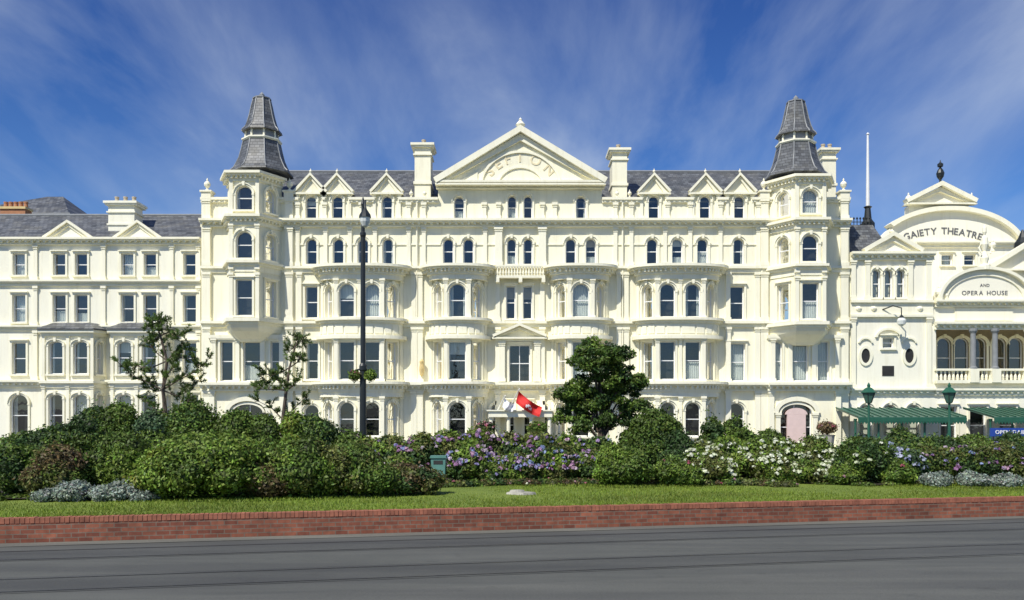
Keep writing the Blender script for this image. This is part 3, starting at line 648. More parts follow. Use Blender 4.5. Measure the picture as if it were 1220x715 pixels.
def flag(name,px,py,L,Hh,mat,y=57.3,ang=-.5,pole=True,canton=None):
    b=B(name); x0,z0=WX(px,y),WZ(py,y); base=(x0-.9,59.2,z0-1.6); tip=(x0+.05,y,z0+.15)
    b.tube('flagpole:white',[base,tip],.04,6)
    V=[];Fc=[];Fw=[];n,m_=16,8
    for i in range(n+1):
        for j in range(m_+1):
            u,v=i/n,j/m_; x=x0+u*L*math.cos(ang)-v*.25*Hh; z=z0+u*L*math.sin(ang)-v*Hh*(1-.15*u)-.12*math.sin(u*3.1)
            V.append((x,y+.16*math.sin(u*9+v*2)+.05*math.sin(v*7),z))
    for i in range(n):
        for j in range(m_):
            f=[i*(m_+1)+j,(i+1)*(m_+1)+j,(i+1)*(m_+1)+j+1,i*(m_+1)+j+1]
            (Fw if canton and 6<=i<=9 and 3<=j<=5 and (i+j)%3 else Fc).append(f)
    b.add('cloth:'+mat,V,Fc)
    if Fw: b.add('emblem:'+canton,V,Fw)
    b.build()
flag('flag',618,466,1.85,.75,'red',ang=-.6,canton='whitecloth'); flag('flag',601,474,.8,.6,'whitecloth',ang=-.5)
# ================================================================= STREET LAMPS
b=B('street_lamp'); d=32.0; x=WX(432.5,d); zt=WZ(240,d)
b.lathe('post:iron',x,d,[(.2,.0),(.2,.9),(.17,1.0),(.13,1.15),(.115,3.9),(.14,3.95),(.14,4.1),(.095,4.2),(.085,zt-1.3),(.11,zt-1.25),(.11,zt-1.15),(.07,zt-1.1),(.06,zt-.2),(.08,zt-.1),(.02,zt+.15)],12)
b.tube('bracket:iron',[(x,d,zt-.35),(x+.12,d-.3,zt-.1),(x+.2,d-.7,zt-.15),(x+.22,d-.9,zt-.5)],.035,6)
b.lathe('lantern:iron',x+.22,d-.9,[(.03,zt-.45),(.1,zt-.55),(.2,zt-.7),(.22,zt-.8)],10); b.lathe('lantern_bowl:lampglass',x+.22,d-.9,[(.19,zt-.8),(.17,zt-.95),(.1,zt-1.1),(.02,zt-1.15)],10)
b.tube('bracket:iron',[(x-.28,d,3.95),(x,d,4.0),(x+.28,d,3.95)],.03,6)
b.build()
def small_lamp(px,d):
    b=B('park_lantern'); x=WX(px,d); z=WZ(480,d)
    b.lathe('post:green',x,d,[(.2,0),(.2,.6),(.09,.75),(.06,z-.05),(.16,z)],10)
    b.lathe('lantern_glass:greencanopy',x,d,[(.16,z),(.34,z+.55)],6); b.lathe('lantern_roof:green',x,d,[(.42,z+.55),(.4,z+.6),(.2,z+.8),(.08,z+.85),(.1,z+.95),(.02,z+1.1)],6)
    for i in range(6):
        a=i*math.pi/3; b.tube('lantern_bars:iron',[(x+.16*math.cos(a),d+.16*math.sin(a),z),(x+.35*math.cos(a),d+.35*math.sin(a),z+.56)],.02,4)
    b.build()
small_lamp(1035,48); small_lamp(1131,48)
b=B('hanging_lantern'); x=WX(1074,59); z=WZ(383,59)
b.tube('arm:iron',[(x-.9,59.9,z+.9),(x-.4,59.4,z+1.1),(x,59,z+.9),(x,59,z+.4)],.04,6); b.lathe('globe:lampglass',x,59,[(.05,z-.35),(.25,z-.2),(.3,z+.05),(.18,z+.25)],12); b.lathe('cap:iron',x,59,[(.22,z+.25),(.08,z+.4),(.02,z+.45)],12)
b.build()

# ================================================================= FOLIAGE
ico=bmesh.new(); bmesh.ops.create_icosphere(ico,subdivisions=2,radius=1.0)
ICV=np.array([v.co[:] for v in ico.verts]); ICF=np.array([[v.index for v in f.verts] for f in ico.faces]); ico.free()
def leaves_arrays(P,N,size,col,aspect=.55,jit=.7,pitch=None):
    n=len(P); N=N+rng.normal(0,jit,(n,3)); N/=np.linalg.norm(N,axis=1)[:,None]+1e-9
    T=np.cross(N,rng.normal(0,1,(n,3))); T/=np.linalg.norm(T,axis=1)[:,None]+1e-9; Bt=np.cross(N,T)
    s=(size*rng.uniform(.6,1.3,n))[:,None]
    V=np.stack([P-T*s*.5,P+Bt*s*aspect*.5,P+T*s*.5,P-Bt*s*aspect*.5],1).reshape(-1,3)
    C=np.repeat(col,4,axis=0); return V,C
def mesh_np(name,quadsV,quadsC,triV=None,triF=None,triC=None,parent=None,mat='leaf'):
    nv=len(quadsV); nq=nv//4
    V=quadsV; C=quadsC
    loops=np.arange(nv); starts=np.arange(nq)*4; tot=np.full(nq,4)
    if triV is not None and len(triV):
        V=np.vstack([V,triV]); C=np.vstack([C,triC]); loops=np.concatenate([loops,triF.reshape(-1)+nv])
        starts=np.concatenate([starts,nv+np.arange(len(triF))*3]); tot=np.concatenate([tot,np.full(len(triF),3)])
    me=bpy.data.meshes.new(name); me.vertices.add(len(V)); me.vertices.foreach_set('co',V.astype(np.float32).reshape(-1))
    me.loops.add(len(loops)); me.loops.foreach_set('vertex_index',loops.astype(np.int32))
    me.polygons.add(len(starts)); me.polygons.foreach_set('loop_start',starts.astype(np.int32))
    try: me.polygons.foreach_set('loop_total',tot.astype(np.int32))
    except Exception: pass
    me.update(calc_edges=True)
    a=me.color_attributes.new('Col','FLOAT_COLOR','POINT'); a.data.foreach_set('color',np.hstack([C,np.ones((len(C),1))]).astype(np.float32).reshape(-1))
    me.materials.append(M[mat]); me.validate()
    ob=bpy.data.objects.new(name,me); S.collection.objects.link(ob)
    if parent: ob.parent=parent
    return ob
def dirs(n):
    v=rng.normal(0,1,(n,3)); return v/np.linalg.norm(v,axis=1)[:,None]
G={'mid':(.095,.150,.026),'dark':(.042,.080,.022),'bright':(.15,.225,.034),'yellow':(.22,.25,.04),'olive':(.12,.135,.036),'silver':(.25,.29,.24),'blue':(.07,.12,.055),'rust':(.15,.11,.05)}
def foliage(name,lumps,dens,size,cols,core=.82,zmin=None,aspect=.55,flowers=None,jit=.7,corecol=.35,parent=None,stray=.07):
    Vs=[];Cs=[];TV=[];TF=[];TC=[];off=0
    cents=np.array([l_[0] for l_ in lumps]); rads=np.array([l_[1] for l_ in lumps])
    for (c_,r_) in lumps:
        c_=np.array(c_);r_=np.array(r_); area=4*math.pi*((r_[0]*r_[1])**1.6/3+(r_[0]*r_[2])**1.6/3+(r_[1]*r_[2])**1.6/3)**(1/1.6)
        n=int(area*dens); D=dirs(n); rad=rng.uniform(.78,1.1,n); st=rng.uniform(0,1,n)<stray; rad=np.where(st,rng.uniform(1.05,1.38,n),rad)[:,None]; P=c_+D*r_*rad
        keep=np.ones(n,bool)
        if zmin is not None: keep&=P[:,2]>zmin
        q=((P[:,None,:]-cents[None])/rads[None]); ins=((q**2).sum(2)<.55).any(1); keep&=~ins
        P=P[keep];D=D[keep]
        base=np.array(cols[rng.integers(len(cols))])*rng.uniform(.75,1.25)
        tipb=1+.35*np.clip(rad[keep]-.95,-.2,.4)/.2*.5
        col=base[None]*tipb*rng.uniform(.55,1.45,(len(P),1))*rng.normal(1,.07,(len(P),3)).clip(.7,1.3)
        V,C=leaves_arrays(P,D/r_*r_.mean(),size,col,aspect,jit); Vs.append(V);Cs.append(C)
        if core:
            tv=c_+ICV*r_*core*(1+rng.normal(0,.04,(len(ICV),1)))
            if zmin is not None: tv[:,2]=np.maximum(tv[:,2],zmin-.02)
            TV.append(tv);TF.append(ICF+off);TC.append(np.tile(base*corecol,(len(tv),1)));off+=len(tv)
        if flowers:
            fc,fn,fs=flowers; k=rng.poisson(fn*area*rng.choice([.2,.7,1.0,1.9]))
            for _ in range(k):
                d_=dirs(1)[0]; d_[2]=abs(d_[2])*.9; 
                if d_[1]>.3: d_[1]*=-1
                pc=c_+d_*r_*1.07; fcol=np.array(fc[rng.integers(len(fc))])
                if (((pc-cents)/rads)**2).sum(1).min()<.95: continue
                f_=fs*rng.uniform(.6,1.15)
                dd=dirs(14); dd[:,2]=np.abs(dd[:,2]); pp=pc+dd*f_*.5
                V,C=leaves_arrays(pp,dd,f_*.62,fcol[None]*rng.uniform(.7,1.2,(14,1)),.9,.35); Vs.append(V);Cs.append(C)
    Vq=np.vstack(Vs);Cq=np.vstack(Cs).clip(0,1)
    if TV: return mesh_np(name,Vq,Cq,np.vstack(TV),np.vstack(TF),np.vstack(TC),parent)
    return mesh_np(name,Vq,Cq,parent=parent)
ZG=.40
def bush(name,px,d,wpx,ytop,kinds,dens=620,size=.085,flowers=None,dy=None,nsub=None,irr=.33):
    cx=WX(px,d); R=wpx*d/F/2; zt=WZ(ytop,d); Hh=zt-ZG; dy=dy or max(.5,R*.8)
    yc=d+dy*.6
    lumps=[((cx,yc,ZG+Hh*.42),(R*.78,dy*.78,Hh*.46))]
    ns=nsub or int(12+R*14)
    for i in range(ns):
        D=dirs(1)[0]; D[2]=abs(D[2])*1.1-.35; 
        if D[1]>.4: D[1]*=-1
        r=rng.uniform(irr*.6,irr*1.25)*min(R,Hh*.6)+.06
        c_=np.array([cx,yc,ZG+Hh*.42])+D*np.array([R*.92-r*.7,dy*.9-r*.6,Hh*.58-r*.55])
        c_[2]=max(c_[2],ZG+r*.4)
        lumps.append((tuple(c_),(r*rng.uniform(.9,1.3),r*rng.uniform(.8,1.2),r*rng.uniform(.75,1.1))))
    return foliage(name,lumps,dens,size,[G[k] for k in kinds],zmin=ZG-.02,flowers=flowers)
HY=[(.30,.27,.50),(.44,.30,.50),(.55,.34,.46),(.27,.33,.54),(.58,.48,.55),(.34,.17,.32)]
WHT=[(.78,.80,.64),(.68,.72,.50)]; PNK=[(.50,.16,.22),(.55,.32,.36),(.40,.10,.14)]
bush('shrub',10,19,75,522,['dark','mid']); bush('shrub',58,18.8,78,526,['olive','rust','mid'])
bush('shrub',137,19.4,84,512,['bright','mid']); bush('shrub',236,18.6,182,505,['mid','bright','bright'],irr=.22)
bush('shrub',185,18.4,70,527,['yellow','bright']); bush('shrub',352,19.2,100,520,['bright','mid','olive'])
bush('shrub',318,19.0,70,545,['rust','olive']); bush('shrub',408,19.6,90,522,['mid','olive'])
bush('shrub',440,19.5,80,548,['olive','mid']); bush('shrub',487,19.9,86,552,['olive','dark','rust'])
for px,top,w,k in ((20,512,90,'dark'),(60,503,80,'dark'),(105,478,62,'dark'),(135,470,60,'mid'),(178,480,70,'blue'),(225,476,80,'dark'),(275,486,70,'mid'),(312,486,50,'mid'),(348,480,36,'yellow'),(372,492,60,'dark'),(412,512,60,'mid')):
    bush('shrub',px,25.5,w,top,[k,'mid' if k!='yellow' else 'bright'],dens=430,size=.10,irr=.4)
for i,(px,top) in enumerate(((430,517),(462,513),(498,514),(535,512),(572,510),(608,516),(642,511),(678,514),(712,517),(480,530),(560,528),(620,535),(665,530),(712,535),(590,548))):
    bush('hydrangea_bush',px,25.5 if i<9 else 23.8,58,top,['mid','bright','olive','dark'],dens=480,size=.11,flowers=(HY,6.5 if i in (3,4,9,10,11,12,5) else 3.5,.145))
bush('shrub',743,22.8,78,528,['mid','bright','bright']); 
bush('shrub',785,26,72,483,['dark','mid'],size=.1,irr=.42); bush('shrub',812,25,44,510,['dark'],size=.1); bush('shrub',760,27,50,500,['mid'],size=.1)
for i,(px,top) in enumerate(((838,522),(872,516),(905,520),(940,518),(975,520),(1000,530),(852,538),(925,540),(965,545),(990,552))):
    bush('white_flowering_bush',px,24.8 if i<6 else 23.4,56,top,['mid','olive','bright'],dens=480,size=.09,flowers=(WHT,7,.125))
for px,top,w,k in ((850,489,34,'dark'),(878,489,34,'dark'),(918,508,40,'mid'),(890,505,40,'mid'),(1080,510,60,'dark'),(1120,516,70,'dark'),(1165,516,60,'mid'),(1210,514,60,'dark')):
    bush('shrub',px,29,w,top,[k,'mid'],dens=400,size=.11)
bush('shrub',1034,23.2,82,517,['mid','dark'],flowers=(WHT,.8,.12)); bush('hydrangea_bush',1075,23.8,60,527,['mid','blue'],flowers=([(.34,.38,.56),(.45,.48,.6)],6,.13))
for px,top,w in ((1100,524,60),(1142,528,64),(1178,524,60),(1212,522,66)): bush('hydrangea_bush',px,24.2,w,top,['mid','olive','dark'],flowers=(HY,2.2,.12))
for px,top,w in ((1010,552,50),(1070,548,46),(805,545,50),(820,552,46)): bush('shrub',px,23,w,top,['bright','mid'],flowers=(PNK,.8,.1))
for px,d,top,w in ((52,18.0,584,34),(80,18.1,576,44),(118,18.2,580,42),(145,18.3,572,46),(168,18.2,586,30),(1122,22.3,563,38),(1166,22.3,564,38),(1206,22.3,566,40)):
    bush('silver_lavender_plant',px,d,w,top,['silver'],dens=1100,size=.07,irr=.4)
lumps=[]
for i in range(190):
    px=500+ i*2.35; d=23.4-1.5*math.exp(-((px-500)/70)**2)-.9*math.exp(-((px-945)/50)**2)+rng.uniform(-.15,.15)
    r=rng.uniform(.08,.17); lumps.append(((WX(px,d),d,ZG+.03),(r*1.3,r,r*.8)))
foliage('bedding_plants',lumps,600,.07,[G['mid'],G['olive'],G['dark'],G['rust']],zmin=ZG-.01,flowers=(PNK+WHT[:1],3.0,.07))
def tree_broad():
    b=B('broadleaf_tree'); d=27.5; x=WX(716,d); zb=ZG
    b.tube('trunk:bark',[(x,d,zb-.1),(x+.03,d,zb+.6),(x-.02,d,zb+1.3),(x+.02,d,zb+2.2),(x,d,zb+3.4)],[.13,.10,.085,.06,.03],8)
    lumps=[]
    boughs=[(716,428,26),(700,438,24),(735,440,24),(690,460,26),(716,462,30),(742,460,26),(754,476,17),(682,482,20),(706,488,26),(732,490,24),(722,418,15),(694,426,13),(757,456,12),(676,468,12),(750,494,17),(690,502,17),(704,412,9),(738,422,14),(718,478,24),(700,470,22),(726,448,22),(720,505,15),(670,494,9),(762,486,8)]
    for px,py,rp in boughs:
        bc=np.array([WX(px,d),d+rng.uniform(-.5,.45),WZ(py,d)]); br=rp*d/F
        b.tube('limbs:bark',[(x,d,zb+max(.9,min(2.6,(bc[2]-zb)*.55))),tuple((np.array([x,d,bc[2]])+bc)/2+np.array([0,0,-.15])),tuple(bc)],[.045,.03,.012],5)
        for k in range(int(4+rp*.34)):
            D=dirs(1)[0]; c_=bc+D*br*rng.uniform(.3,.95); r=rng.uniform(.10,.21); lumps.append((tuple(c_),(r*1.2,r,r*.75)))
    e=b.build()
    foliage('crown',lumps,430,.10,[G['mid'],G['dark'],(.07,.12,.024),(.12,.185,.03)],core=.5,parent=e,jit=.9,aspect=.6,corecol=.4,stray=.25)
tree_broad()
def pine(pts_px,d,limbs,seed):
    b=B('pine_tree'); Vs=[];Cs=[]
    P=[(WX(px,d),d,WZ(py,d)) for px,py in pts_px]; P[0]=(P[0][0],d,ZG-.1)
    n=len(P); b.tube('trunk:bark',P,[.075-.055*i/(n-1) for i in range(n)],7)
    r_=random.Random(seed)
    def tuft(c_,D0,L,m_):
        D=dirs(m_)*.85+D0[None]; D/=np.linalg.norm(D,axis=1)[:,None]
        side=np.cross(D,dirs(m_)); side/=np.linalg.norm(side,axis=1)[:,None]; side*=.011
        s0=c_[None]-D*L*.1
        V=np.stack([s0-side,s0+side,s0+D*L+side*.4,s0+D*L-side*.4],1).reshape(-1,3)
        col=np.array((.125,.19,.045))*r_.uniform(.45,1.45); Vs.append(V); Cs.append(np.repeat(np.tile(col,(m_,1))*rng.uniform(.7,1.4,(m_,1)),4,axis=0))
    for (a,pth) in limbs:
        Q=[P[a]]
        for px,py in pth: Q.append((WX(px,d),Q[-1][1]+r_.uniform(-.3,.3),WZ(py,d)))
        b.tube('limbs:bark',Q,[.024-.017*i/(len(Q)-1) for i in range(len(Q))],5)
        for i in range(len(Q)-1):
            q0,q1=np.array(Q[i]),np.array(Q[i+1]); dr=(q1-q0)/np.linalg.norm(q1-q0)
            for k in range(5 if i==0 and len(Q)>2 else 7):
                t_=r_.uniform(.35,1) if i==0 else r_.uniform(.1,1)
                c0=q0+(q1-q0)*t_; sp=dr*.3+np.array([r_.uniform(-.8,.8),r_.uniform(-.8,.8),r_.uniform(-.35,.9)]); sp/=np.linalg.norm(sp)
                L=r_.uniform(.14,.42); c1=c0+sp*L; b.tube('twigs:bark',[tuple(c0),tuple(c1)],[.008,.004],4)
                for s_ in (.4,.6,.8,1.0): tuft(c0+sp*L*s_,sp*.7+np.array([0,0,.3]),.10,13)
            tuft(q1,dr*.8+np.array([0,0,.4]),.13,22)
    e=b.build(); mesh_np('needles',np.vstack(Vs),np.vstack(Cs),parent=e)
pine([(196,560),(198,500),(194,465),(199,430),(191,400),(186,386)],26,
 [(5,[(182,384),(176,392)]),(5,[(190,383),(197,388)]),(4,[(203,396),(214,405),(219,400)]),(4,[(181,404),(173,400)]),(3,[(212,426),(228,428),(243,436)]),(3,[(180,440),(163,436),(148,441)]),(3,[(208,414),(224,416)]),
  (2,[(212,452),(230,444),(253,428)]),(2,[(178,456),(160,448),(146,432)]),(2,[(210,472),(226,464),(238,452)]),(2,[(182,466),(168,458)]),(3,[(184,420),(176,410)]),(1,[(215,486),(235,474)]),(1,[(180,484),(163,474)]),(2,[(204,446),(214,438)])],3)
pine([(338,560),(337,500),(341,465),(345,438),(352,412)],27,
 [(4,[(356,404),(359,408)]),(4,[(347,414),(341,422)]),(3,[(355,432),(361,424)]),(3,[(334,443),(323,448),(313,442)]),(2,[(352,460),(361,452)]),(2,[(328,464),(313,464),(301,458)]),(2,[(331,452),(319,456)]),(1,[(352,482),(360,474)]),(1,[(322,486),(306,478)])],5)
dl=32.0; foliage('hanging_flower_basket',[((WX(432.5,dl)+dx,dl-.1,3.75),(.22,.2,.2)) for dx in (-.28,.28)],900,.08,[G['bright'],G['mid']],flowers=(PNK,7,.07))
for px in (578,985,640): 
    b=B('flower_tub'); d=56; b.lathe('tub:stone',WX(px,d),d,[(.35,0),(.5,1.2),(.55,1.3)],10); e=b.build()
    foliage('flowers',[((WX(px,d),d,1.75),(.6,.6,.4))],260,.14,[G['mid'],G['rust'],G['dark']],flowers=(PNK,3,.14),parent=e)

# ================================================================= GROUND
K=.224; ang=math.atan(K); Y0=16.6
def lawn():
    nx,ny=90,40; V=[];Fc=[]
    for j in range(ny+1):
        for i in range(nx+1):
            x=-30+64*i/nx; ya=Y0+.12+K*x; y=ya+(34-ya)*(j/ny)
            V.append((x,y,ZG-.03+ .03*math.sin(x*.7+j*.2)*min(1,j/6)+.01*math.sin(x*3+y*2)*min(1,j/3)))
    for j in range(ny):
        for i in range(nx): a=j*(nx+1)+i; Fc.append([a,a+1,a+nx+2,a+nx+1])
    n0=len(V); edge=[(-30,Y0+.12+K*-30),(34,Y0+.12+K*34),(34,34),(-30,34)]
    for x,y in edge: V.append((x,y,0.0)); V.append((x,y,ZG-.03))
    for i in range(4): a=n0+2*i; c_=n0+2*((i+1)%4); Fc.append([a,c_,c_+1,a+1])
    return V,Fc
m,nt,p,o=newmat('grass_turf'); f1=noise(nt,.8,5); f2=noise(nt,25,4)
cA=ramp(nt,f1,[(.3,(.13,.19,.022)),(.7,(.21,.265,.04))]); nt.links.new(mixc(nt,cA,ramp(nt,f2,[(.3,(.6,.65,.5)),(.7,(1.1,1.1,1))]),.8,'MULTIPLY'),p.inputs['Base Color']); p.inputs['Roughness'].default_value=.8; bump(nt,p,f2,.6,.03)
M['turf']=m
V,Fc=lawn(); me=bpy.data.meshes.new('lawn'); me.from_pydata(V,[],Fc); me.materials.append(M['turf']); ob=bpy.data.objects.new('lawn',me); S.collection.objects.link(ob)
n=95000; x=rng.uniform(-14,16,n); ya=Y0+.14+K*x; y=ya+rng.uniform(0,1,n)**1.3*7.0; P=np.stack([x,y,np.full(n,ZG-.02)],1)
P[:,2]+= .02*np.sin(x*.7)
hgt=rng.uniform(.02,.055,n)[:,None]; lean=rng.normal(0,.02,(n,3)); lean[:,2]=0; sd=rng.normal(0,1,(n,3)); sd[:,2]=0; sd/=np.linalg.norm(sd,axis=1)[:,None]; sd*=.008
up=np.array([0,0,1.0])
V=np.stack([P-sd,P+sd,P+up*hgt+lean+sd*.3,P+up*hgt+lean-sd*.3],1).reshape(-1,3)
pat=.5+.25*np.sin(x*1.3+np.sin(y*2.1)*1.5)+.25*np.sin(x*.45+2+np.sin(y*1.1)*2)
col=(np.array((.16,.235,.028))[None]*(.7+.55*pat[:,None])*rng.uniform(.7,1.3,(n,1))+np.array((.09,.04,.01))[None]*(rng.uniform(0,1,(n,1))**3))
mesh_np('grass_blades',V,np.repeat(col,4,axis=0),parent=ob)
m=simple('soil',(.035,.028,.018),.95,.4,6,bst=.6); M['soil']=m
pl=[];N_=60
for i in range(N_+1):
    px=-150+1520*i/N_
    pts_=[(-150,597),(60,597),(200,596),(300,593),(420,587),(500,583),(540,577),(700,573.5),(880,574),(940,577),(1040,580),(1100,578),(1370,578)]
    yb=np.interp(px,[q[0] for q in pts_],[q[1] for q in pts_]); d=(H-ZG)*F/(yb-HOR); pl.append((WX(px,d),d+.25))
V=[(x,y,ZG+.03) for x,y in pl]+[(x*1.0,33.5,ZG+.03) for x,y in pl]; nn=len(pl)
me=bpy.data.meshes.new('flower_bed_soil'); me.from_pydata(V,[],[[i,i+1,nn+i+1,nn+i] for i in range(nn-1)]); me.materials.append(M['soil']); ob=bpy.data.objects.new('flower_bed_soil',me); S.collection.objects.link(ob)
lumps=[]
for (x_,y_) in pl:
    for k in range(4):
        r=rng.uniform(.06,.14); lumps.append(((x_+rng.uniform(-.3,.3),y_+rng.uniform(-.05,.45),ZG+.03),(r*1.5,r,r*.6)))
foliage('ground_cover',lumps,650,.07,[G['mid'],G['bright'],G['olive']],zmin=ZG-.01,core=.7)
def asphalt(n,lo,hi):
    m,nt,p,o=newmat(n); f1=noise(nt,.35,6); f2=noise(nt,55,3); f3=noise(nt,1.0,5,mapscale=(.15,1.6,1)); f4=noise(nt,2.2,8,rough=.7)
    cA=ramp(nt,f1,[(.3,lo),(.7,hi)]); cB=mixc(nt,cA,ramp(nt,f2,[(.3,(.72,.72,.72)),(.7,(1.18,1.18,1.18))]),.9,'MULTIPLY')
    cC=mixc(nt,cB,ramp(nt,f3,[(.38,(.74,.74,.75)),(.6,(1.08,1.08,1.05))]),.8,'MULTIPLY')
    nt.links.new(mixc(nt,cC,ramp(nt,f4,[(.32,(.78,.78,.78)),(.42,(1,1,1)),(.66,(1,1,1)),(.72,(1.15,1.14,1.10))]),.8,'MULTIPLY'),p.inputs['Base Color'])
    p.inputs['Roughness'].default_value=.85; bump(nt,p,f2,.4,.01); return m
M['asphalt']=asphalt('asphalt',(.076,.079,.070),(.104,.106,.094))
M['asphalt2']=asphalt('worn_asphalt',(.13,.13,.11),(.17,.165,.14)); M['asphalt3']=asphalt('dark_tarmac_band',(.062,.064,.058),(.082,.084,.076)); M['asphalt4']=asphalt('pale_tarmac_band',(.088,.09,.08),(.112,.113,.10))
M['rail']=simple('rail_steel',(.05,.05,.045),.5,.2,5,metal=.3); M['paving']=simple('paving',(.16,.155,.14),.85,.15,4)
b=B('ground'); b.add('ground:asphalt',[(-1500,-1500,-.005),(1500,-1500,-.005),(1500,1500,-.005),(-1500,1500,-.005)],[[0,1,2,3]]); g=b.build_single()
def sheet(name,off0,off1,z,mat,u0=-60,u1=60,n=1,jag=0):
    b=B(name); c_,s_=math.cos(ang),math.sin(ang)
    V=[];top=[];bot=[]
    for i in range(n+1):
        u=u0+(u1-u0)*i/n
        for L_,of in ((bot,off1+random.uniform(-jag,jag)),(top,off0+random.uniform(-jag,jag))): L_.append((u*c_+of*s_,Y0+u*s_-of*c_,z))
    b.add('s:'+mat,bot+top,[[i,i+1,n+2+i,n+1+i] for i in range(n)]); return b.build_single()
sheet('road',0.45,14,.0,'asphalt'); sheet('gutter',0.02,0.45,.006,'asphalt2',n=80,jag=.012)
sheet('tarmac_band',.95,2.1,.004,'asphalt3',n=60,jag=.015); sheet('tarmac_band',3.6,4.8,.004,'asphalt3',n=60,jag=.015)
sheet('tarmac_band',5.5,9.0,.004,'asphalt4',n=60,jag=.02)
for of in (1.05,1.97,3.75,4.67): sheet('tram_rail',of,of+.04,.009,'rail')
b=B('promenade_pavement'); b.box('p:paving',Frame(0,59.9),-60,60,0,4.5,-.05,.12); b.build_single()
m,nt,p,o=newmat('red_brick'); tc=nt.nodes.new('ShaderNodeTexCoord'); sp=nt.nodes.new('ShaderNodeSeparateXYZ'); nt.links.new(tc.outputs['Object'],sp.inputs[0]); cb=nt.nodes.new('ShaderNodeCombineXYZ'); nt.links.new(sp.outputs[0],cb.inputs[0]); nt.links.new(sp.outputs[2],cb.inputs[1])
bt=nt.nodes.new('ShaderNodeTexBrick'); nt.links.new(cb.outputs[0],bt.inputs['Vector']); bt.inputs['Scale'].default_value=1; bt.inputs['Brick Width'].default_value=.225; bt.inputs['Row Height'].default_value=.075; bt.inputs['Mortar Size'].default_value=.008
bt.inputs['Color1'].default_value=(.20,.06,.035,1); bt.inputs['Color2'].default_value=(.36,.125,.07,1); bt.inputs['Mortar'].default_value=(.22,.17,.13,1)
f=noise(nt,1.2,6); f2=noise(nt,9,4); nt.links.new(mixc(nt,mixc(nt,bt.outputs['Color'],ramp(nt,f,[(.3,(.55,.54,.5)),(.7,(1.05,1,.95))]),.85,'MULTIPLY'),ramp(nt,f2,[(.35,(.7,.7,.7)),(.65,(1.1,1.1,1.1))]),.8,'MULTIPLY'),p.inputs['Base Color']); p.inputs['Roughness'].default_value=.85; bump(nt,p,bt.outputs['Fac'],-.4,.01)
M['brick']=m
M['brickcap']=simple('brick_coping',(.29,.105,.06),.85,.4,5,bst=.4)
b=B('brick_wall'); fI=Frame(0,0)
b.box('courses:brick',fI,-45,45,-.215,0,-.1,.33)
u=-32.0
while u<32: 
    j=random.uniform(-.004,.004); b.box('coping:brickcap',fI,u,u+.066,-.222,.008+j,.331,.42+j); u+=.077
b.box('coping_mortar:brick',fI,-32,32,-.21,.0,.331,.412)
e=b.build(); e.location=(0,Y0,0); e.rotation_euler=(0,0,ang)
b=B('stone_slab'); d=20; x=WX(620,d)
n=14
poly=[(x+.36*math.cos(2*math.pi*i/n)*random.uniform(.8,1.1),d+.28*math.sin(2*math.pi*i/n)*random.uniform(.8,1.1)) for i in range(n)]
b.prism('s:stone',poly,ZG-.05,ZG+.05,[(x+(q[0]-x)*.85,d+(q[1]-d)*.85) for q in poly]); b.prism('s:stone',[(x+(q[0]-x)*.5-.08,d+(q[1]-d)*.5) for q in poly],ZG+.04,ZG+.10,[(x+(q[0]-x)*.4-.08,d+(q[1]-d)*.4) for q in poly]); b.build_single()
b=B('litter_bin'); d=22.6; x=WX(522,d); fb_=Frame(x,d)
b.extr('body:teal',fb_,[(-.15,ZG),(.15,ZG),(.19,ZG+.72),(-.19,ZG+.72)],-.36,0); b.extr('lid:teal',fb_,[(-.21,ZG+.72),(.21,ZG+.72),(.2,ZG+.78),(-.2,ZG+.78)],-.39,.03); b.box('slot:inside',fb_,-.12,.12,-.01,.006,ZG+.56,ZG+.66); b.build()

# ================================================================= LIGHT / SKY / CAMERA
EL=50; AZ=36
sun=bpy.data.lights.new('sun','SUN'); sun.energy=5.0; sun.angle=math.radians(.5); sun.color=(1,.96,.87)
so=bpy.data.objects.new('sun',sun); so.rotation_euler=(math.radians(90-EL),0,math.radians(-AZ)); S.collection.objects.link(so)
w=bpy.data.worlds.new('World'); S.world=w; w.use_nodes=True; nt=w.node_tree; nt.nodes.clear()
out=nt.nodes.new('ShaderNodeOutputWorld'); bg=nt.nodes.new('ShaderNodeBackground'); sky=nt.nodes.new('ShaderNodeTexSky'); sky.sky_type='NISHITA'; sky.sun_disc=False
sky.sun_elevation=math.radians(EL); sky.sun_rotation=math.radians(180+AZ); sky.air_density=1.0; sky.dust_density=.3; sky.ozone_density=3.0
bg.inputs['Strength'].default_value=.105
tc=nt.nodes.new('ShaderNodeTexCoord'); sp=nt.nodes.new('ShaderNodeSeparateXYZ'); nt.links.new(tc.outputs['Generated'],sp.inputs[0])
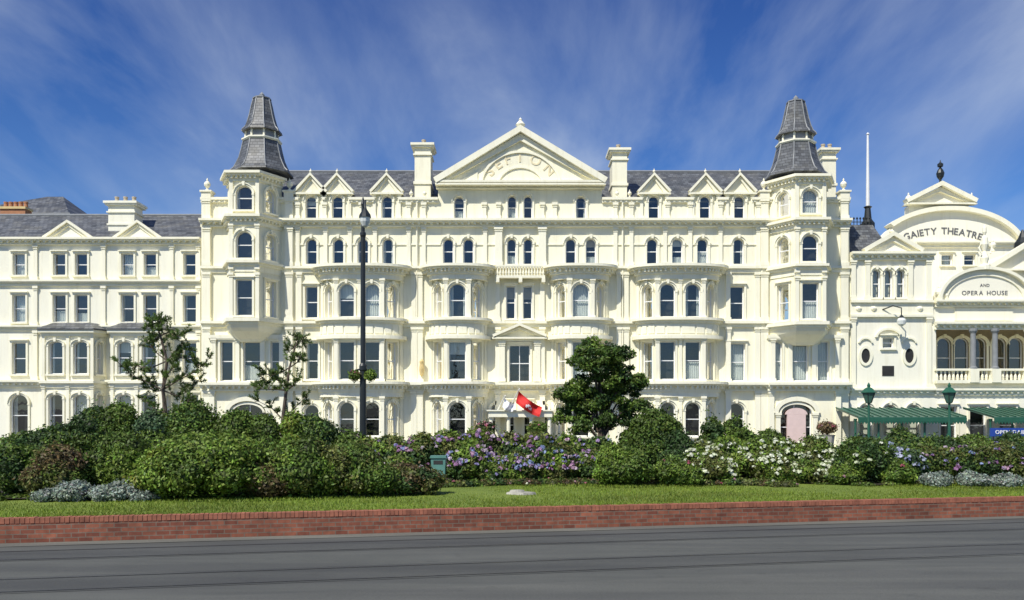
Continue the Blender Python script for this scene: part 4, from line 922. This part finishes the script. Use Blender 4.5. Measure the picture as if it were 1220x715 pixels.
def math_(op,a,b_):
    m_=nt.nodes.new('ShaderNodeMath'); m_.operation=op
    for i,v in enumerate((a,b_)):
        if hasattr(v,'is_output'): nt.links.new(v,m_.inputs[i])
        else: m_.inputs[i].default_value=v
    return m_.outputs[0]
zz=math_('ADD',math_('MAXIMUM',sp.outputs[2],0.0),.22)
cb=nt.nodes.new('ShaderNodeCombineXYZ'); nt.links.new(math_('DIVIDE',sp.outputs[0],zz),cb.inputs[0]); nt.links.new(math_('DIVIDE',sp.outputs[1],zz),cb.inputs[1])
mp=nt.nodes.new('ShaderNodeMapping'); mp.inputs['Rotation'].default_value=(0,0,math.radians(-52)); mp.inputs['Location'].default_value=(.6,.35,0); mp.inputs['Scale'].default_value=(1.9,.75,1); nt.links.new(cb.outputs[0],mp.inputs[0])
n1=nt.nodes.new('ShaderNodeTexNoise'); n1.inputs['Scale'].default_value=1.3; n1.inputs['Detail'].default_value=11; n1.inputs['Roughness'].default_value=.56; n1.inputs['Distortion'].default_value=.35; nt.links.new(mp.outputs[0],n1.inputs['Vector'])
n2=nt.nodes.new('ShaderNodeTexNoise'); n2.inputs['Scale'].default_value=.8; n2.inputs['Detail'].default_value=3; nt.links.new(cb.outputs[0],n2.inputs['Vector'])
cm=math_('MULTIPLY',ramp(nt,n1.outputs['Fac'],[(.40,(0,0,0)),(.55,(.24,.24,.24)),(.82,(.9,.9,.9))]),ramp(nt,n2.outputs['Fac'],[(.35,(.4,.4,.4)),(.65,(1,1,1))]))
tint=mixc(nt,sky.outputs[0],ramp(nt,sp.outputs[2],[(0.0,(.66,.84,1.05)),(.22,(.44,.70,1.08)),(.45,(.25,.46,.92))]),1.0,'MULTIPLY')
col=mixc(nt,tint,(6.2,7.0,8.0),cm)
nt.links.new(col,bg.inputs[0]); nt.links.new(bg.outputs[0],out.inputs[0])
cam=bpy.data.cameras.new('camera'); co=bpy.data.objects.new('camera',cam); S.collection.objects.link(co); S.camera=co
co.location=(0,0,H); co.rotation_euler=(math.radians(90),0,0); cam.sensor_width=36; cam.lens=36*F/1220; cam.shift_y=(HOR-357.5)/1220; cam.clip_end=4000; cam.clip_start=.1
S.view_settings.view_transform='Standard'; S.view_settings.look='None'; S.view_settings.exposure=0
